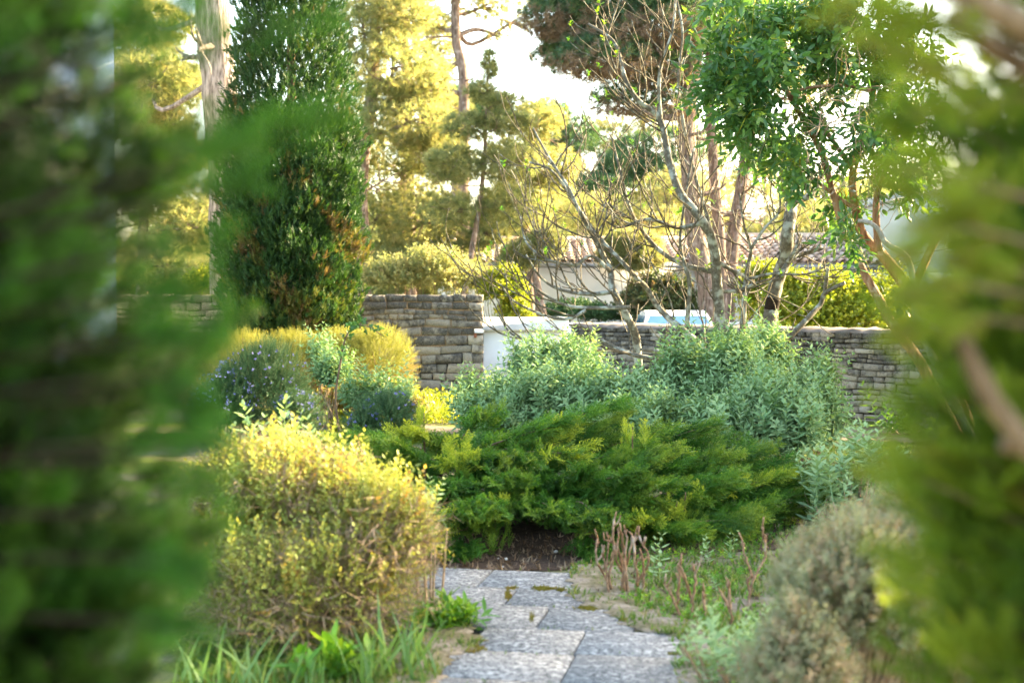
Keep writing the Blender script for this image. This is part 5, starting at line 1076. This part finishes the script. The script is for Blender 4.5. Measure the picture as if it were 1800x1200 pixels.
for (a, b, r) in ((889, 986, .011), (876, 983, .006), (977, 973, .012), (1005, 1000, .008), (858, 997, .007), (885, 998, .007)):
    c = G(a, b); mb = MB(); V = []
    for i in range(6):
        for j in range(8): V.append(c + r * np.array([1.2 * math.sin(np.pi * i / 5) * math.cos(j * np.pi / 4), math.sin(np.pi * i / 5) * math.sin(j * np.pi / 4), .7 * math.cos(np.pi * i / 5) + 1.2]) * rng.uniform(.85, 1.1))
    mb.quads(V, [(i * 8 + j, i * 8 + (j + 1) % 8, i * 8 + 8 + (j + 1) % 8, i * 8 + 8 + j) for i in range(5) for j in range(8)])
    tag(mb.build('pebble', st, loc=tuple(c), smooth=True), 'small pale pebble lying on the dark soil at the path end', 'pebble', 'pebbles on the soil at the path end')

# ================================================================== NEAR CONIFERS FRAMING THE VIEW
def near_conifer(label, cx, cy, rx, ry, top, mat, seed, fingers, nb, scale=.07, zlo=.75, zhi=2.45, limbs=(), inner=500, gap=(), wmat='bark_brown', pw=1.0):
    rng = np.random.default_rng(seed); root = empty('conifer', (cx, cy, 0), label, 'tree', None)
    fol = MB(); wd = MB(); tube(wd, spline([(cx, cy, -.1), (cx + .03, cy, 1.3), (cx, cy, top - .3)], 12), np.linspace(.09, .02, 12), 10, rough=.05, rng=rng)
    prof = lambda z: np.interp(z, [0, .4, 1.2, 2.2, top * .75, top], [.7, .95, 1, .98, .7, .1])
    # boughs: each a tapering tongue of plumes leaving the trunk and turning up at its tip
    zs = np.concatenate([rng.uniform(zlo, zhi, nb), rng.uniform(.2, top - .2, nb // 4)])
    for z in zs:
        th = rng.uniform(0, 2 * np.pi); o = np.array([math.cos(th) * rx, math.sin(th) * ry, 0]); r = prof(z) * rng.uniform(.82, 1.08)
        tip = np.array([cx, cy, z]) + o * r + [0, 0, .05]; b = np.array([cx, cy, z - rng.uniform(.05, .22)])
        q_ = 900 + tip[0] / tip[1] * FPX; w_ = 505 - (tip[2] - EYE) / tip[1] * FPX
        if any((q_ - hx) ** 2 + (w_ - hy) ** 2 < hr * hr for hx, hy, hr in gap): continue
        s = spline([b, b * .5 + tip * .5 - [0, 0, .03], tip], 10); tube(wd, s, np.linspace(.006, .0012, 10), 4)
        m = 34; t = rng.uniform(.42, 1, m); i = np.minimum((t * 9).astype(int), 8); q = s[i] + (s[i + 1] - s[i]) * (t * 9 - i)[:, None]
        wdt = .055 * (1.25 - t); q = q + rng.normal(0, 1, (m, 3)) * wdt[:, None] * [1, 1, .55]
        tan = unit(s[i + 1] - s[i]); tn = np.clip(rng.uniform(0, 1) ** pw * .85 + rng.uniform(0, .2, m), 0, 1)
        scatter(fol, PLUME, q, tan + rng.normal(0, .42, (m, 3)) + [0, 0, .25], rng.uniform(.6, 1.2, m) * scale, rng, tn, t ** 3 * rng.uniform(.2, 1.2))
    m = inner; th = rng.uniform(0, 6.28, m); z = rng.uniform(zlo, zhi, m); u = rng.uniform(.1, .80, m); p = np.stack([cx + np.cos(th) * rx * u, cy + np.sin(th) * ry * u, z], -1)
    scatter(fol, PLUME, p, rng.normal(0, 1, (m, 3)) + [0, 0, .3], rng.uniform(.7, 1.3, m) * scale * 1.3, rng, rng.uniform(0, .25, m), 0)  # inner plumes get the darkest tints, interior shade put into the colour
    for (pts, Y, m_, tm, sc) in fingers:        # boughs reaching into the view
        w = np.array([P(a, b, Y) for a, b in pts]); s = spline(w, 16); tube(wd, spline([(cx, cy, s[0][2] - .2), (np.array([cx, cy, s[0][2] - .1]) + s[0]) / 2, s[0]], 6), np.linspace(.008, .002, 6), 5); tube(wd, s, np.linspace(.002, .001, 16), 4)
        i = rng.integers(0, 15, m_); t = unit(s[i + 1] - s[i]); q = s[i] + rng.normal(0, .007, (m_, 3))
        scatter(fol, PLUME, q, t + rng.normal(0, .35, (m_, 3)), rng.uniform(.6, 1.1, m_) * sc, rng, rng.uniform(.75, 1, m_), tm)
    for (pts, Y, r) in limbs:
        w = np.array([P(a, b, Y) for a, b in pts]); tube(wd, spline(w, 14), np.linspace(r, r * .6, 14), 8, rough=.08, rng=rng)
    wd.build('trunk', M[wmat], root, smooth=True); fol.build('crown', M[mat], root)
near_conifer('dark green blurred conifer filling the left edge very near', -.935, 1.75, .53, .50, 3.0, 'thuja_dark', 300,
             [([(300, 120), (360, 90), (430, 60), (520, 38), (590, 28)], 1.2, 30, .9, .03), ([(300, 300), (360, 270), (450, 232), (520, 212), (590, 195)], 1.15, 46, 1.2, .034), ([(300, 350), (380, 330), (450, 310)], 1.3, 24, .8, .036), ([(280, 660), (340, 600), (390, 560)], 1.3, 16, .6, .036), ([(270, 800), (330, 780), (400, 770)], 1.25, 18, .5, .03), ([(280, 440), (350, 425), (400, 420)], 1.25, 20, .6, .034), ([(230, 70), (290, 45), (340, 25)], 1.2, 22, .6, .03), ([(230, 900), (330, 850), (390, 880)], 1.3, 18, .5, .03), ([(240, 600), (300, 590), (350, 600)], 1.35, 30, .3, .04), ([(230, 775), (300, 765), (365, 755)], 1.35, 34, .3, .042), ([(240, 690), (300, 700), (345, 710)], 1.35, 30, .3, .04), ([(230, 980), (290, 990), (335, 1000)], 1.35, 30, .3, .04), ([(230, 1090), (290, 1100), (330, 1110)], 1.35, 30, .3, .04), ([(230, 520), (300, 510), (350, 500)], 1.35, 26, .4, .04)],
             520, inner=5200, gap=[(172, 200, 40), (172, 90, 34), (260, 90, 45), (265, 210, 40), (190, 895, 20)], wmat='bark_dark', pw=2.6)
near_conifer('light green blurred conifer with brown boughs at the right edge very near', 1.075, 2.0, .50, .50, 3.2, 'thuja_light', 310,
             [([(1740, 60), (1640, 45), (1570, 30), (1490, 10)], 1.5, 60, .9, .045), ([(1700, 110), (1620, 110), (1540, 80)], 1.5, 30, .9, .04), ([(1740, 330), (1660, 310), (1600, 300), (1550, 300)], 1.5, 36, .9, .04), ([(1740, 560), (1660, 570), (1590, 585)], 1.5, 40, .8, .04), ([(1700, 400), (1640, 420), (1600, 450)], 1.5, 20, .9, .04), ([(1700, 500), (1640, 500), (1590, 520)], 1.5, 24, .9, .04), ([(1780, 420), (1700, 400), (1620, 390)], 1.55, 40, .8, .045), ([(1790, 480), (1720, 470), (1640, 460)], 1.55, 40, .8, .045), ([(1790, 340), (1740, 350), (1690, 360)], 1.55, 30, .8, .04), ([(1800, 170), (1720, 180), (1650, 190)], 1.55, 30, .8, .04)],
             600, inner=2600, gap=[(1740, 70, 90), (1790, 120, 70), (1765, 262, 36), (1745, 720, 40), (1785, 790, 50), (1700, 285, 28)],
             limbs=[([(1960, 150), (1840, 70), (1750, 20), (1640, -40)], 1.5, .020), ([(1960, 220), (1800, 120), (1720, 70), (1660, 30)], 1.55, .014), ([(1960, 930), (1840, 820), (1770, 740), (1720, 660), (1690, 590)], 1.55, .016), ([(1960, 840), (1840, 800), (1760, 780)], 1.6, .014)])
for o in bpy.data.objects:
    if '_w' in o: del o['_w']
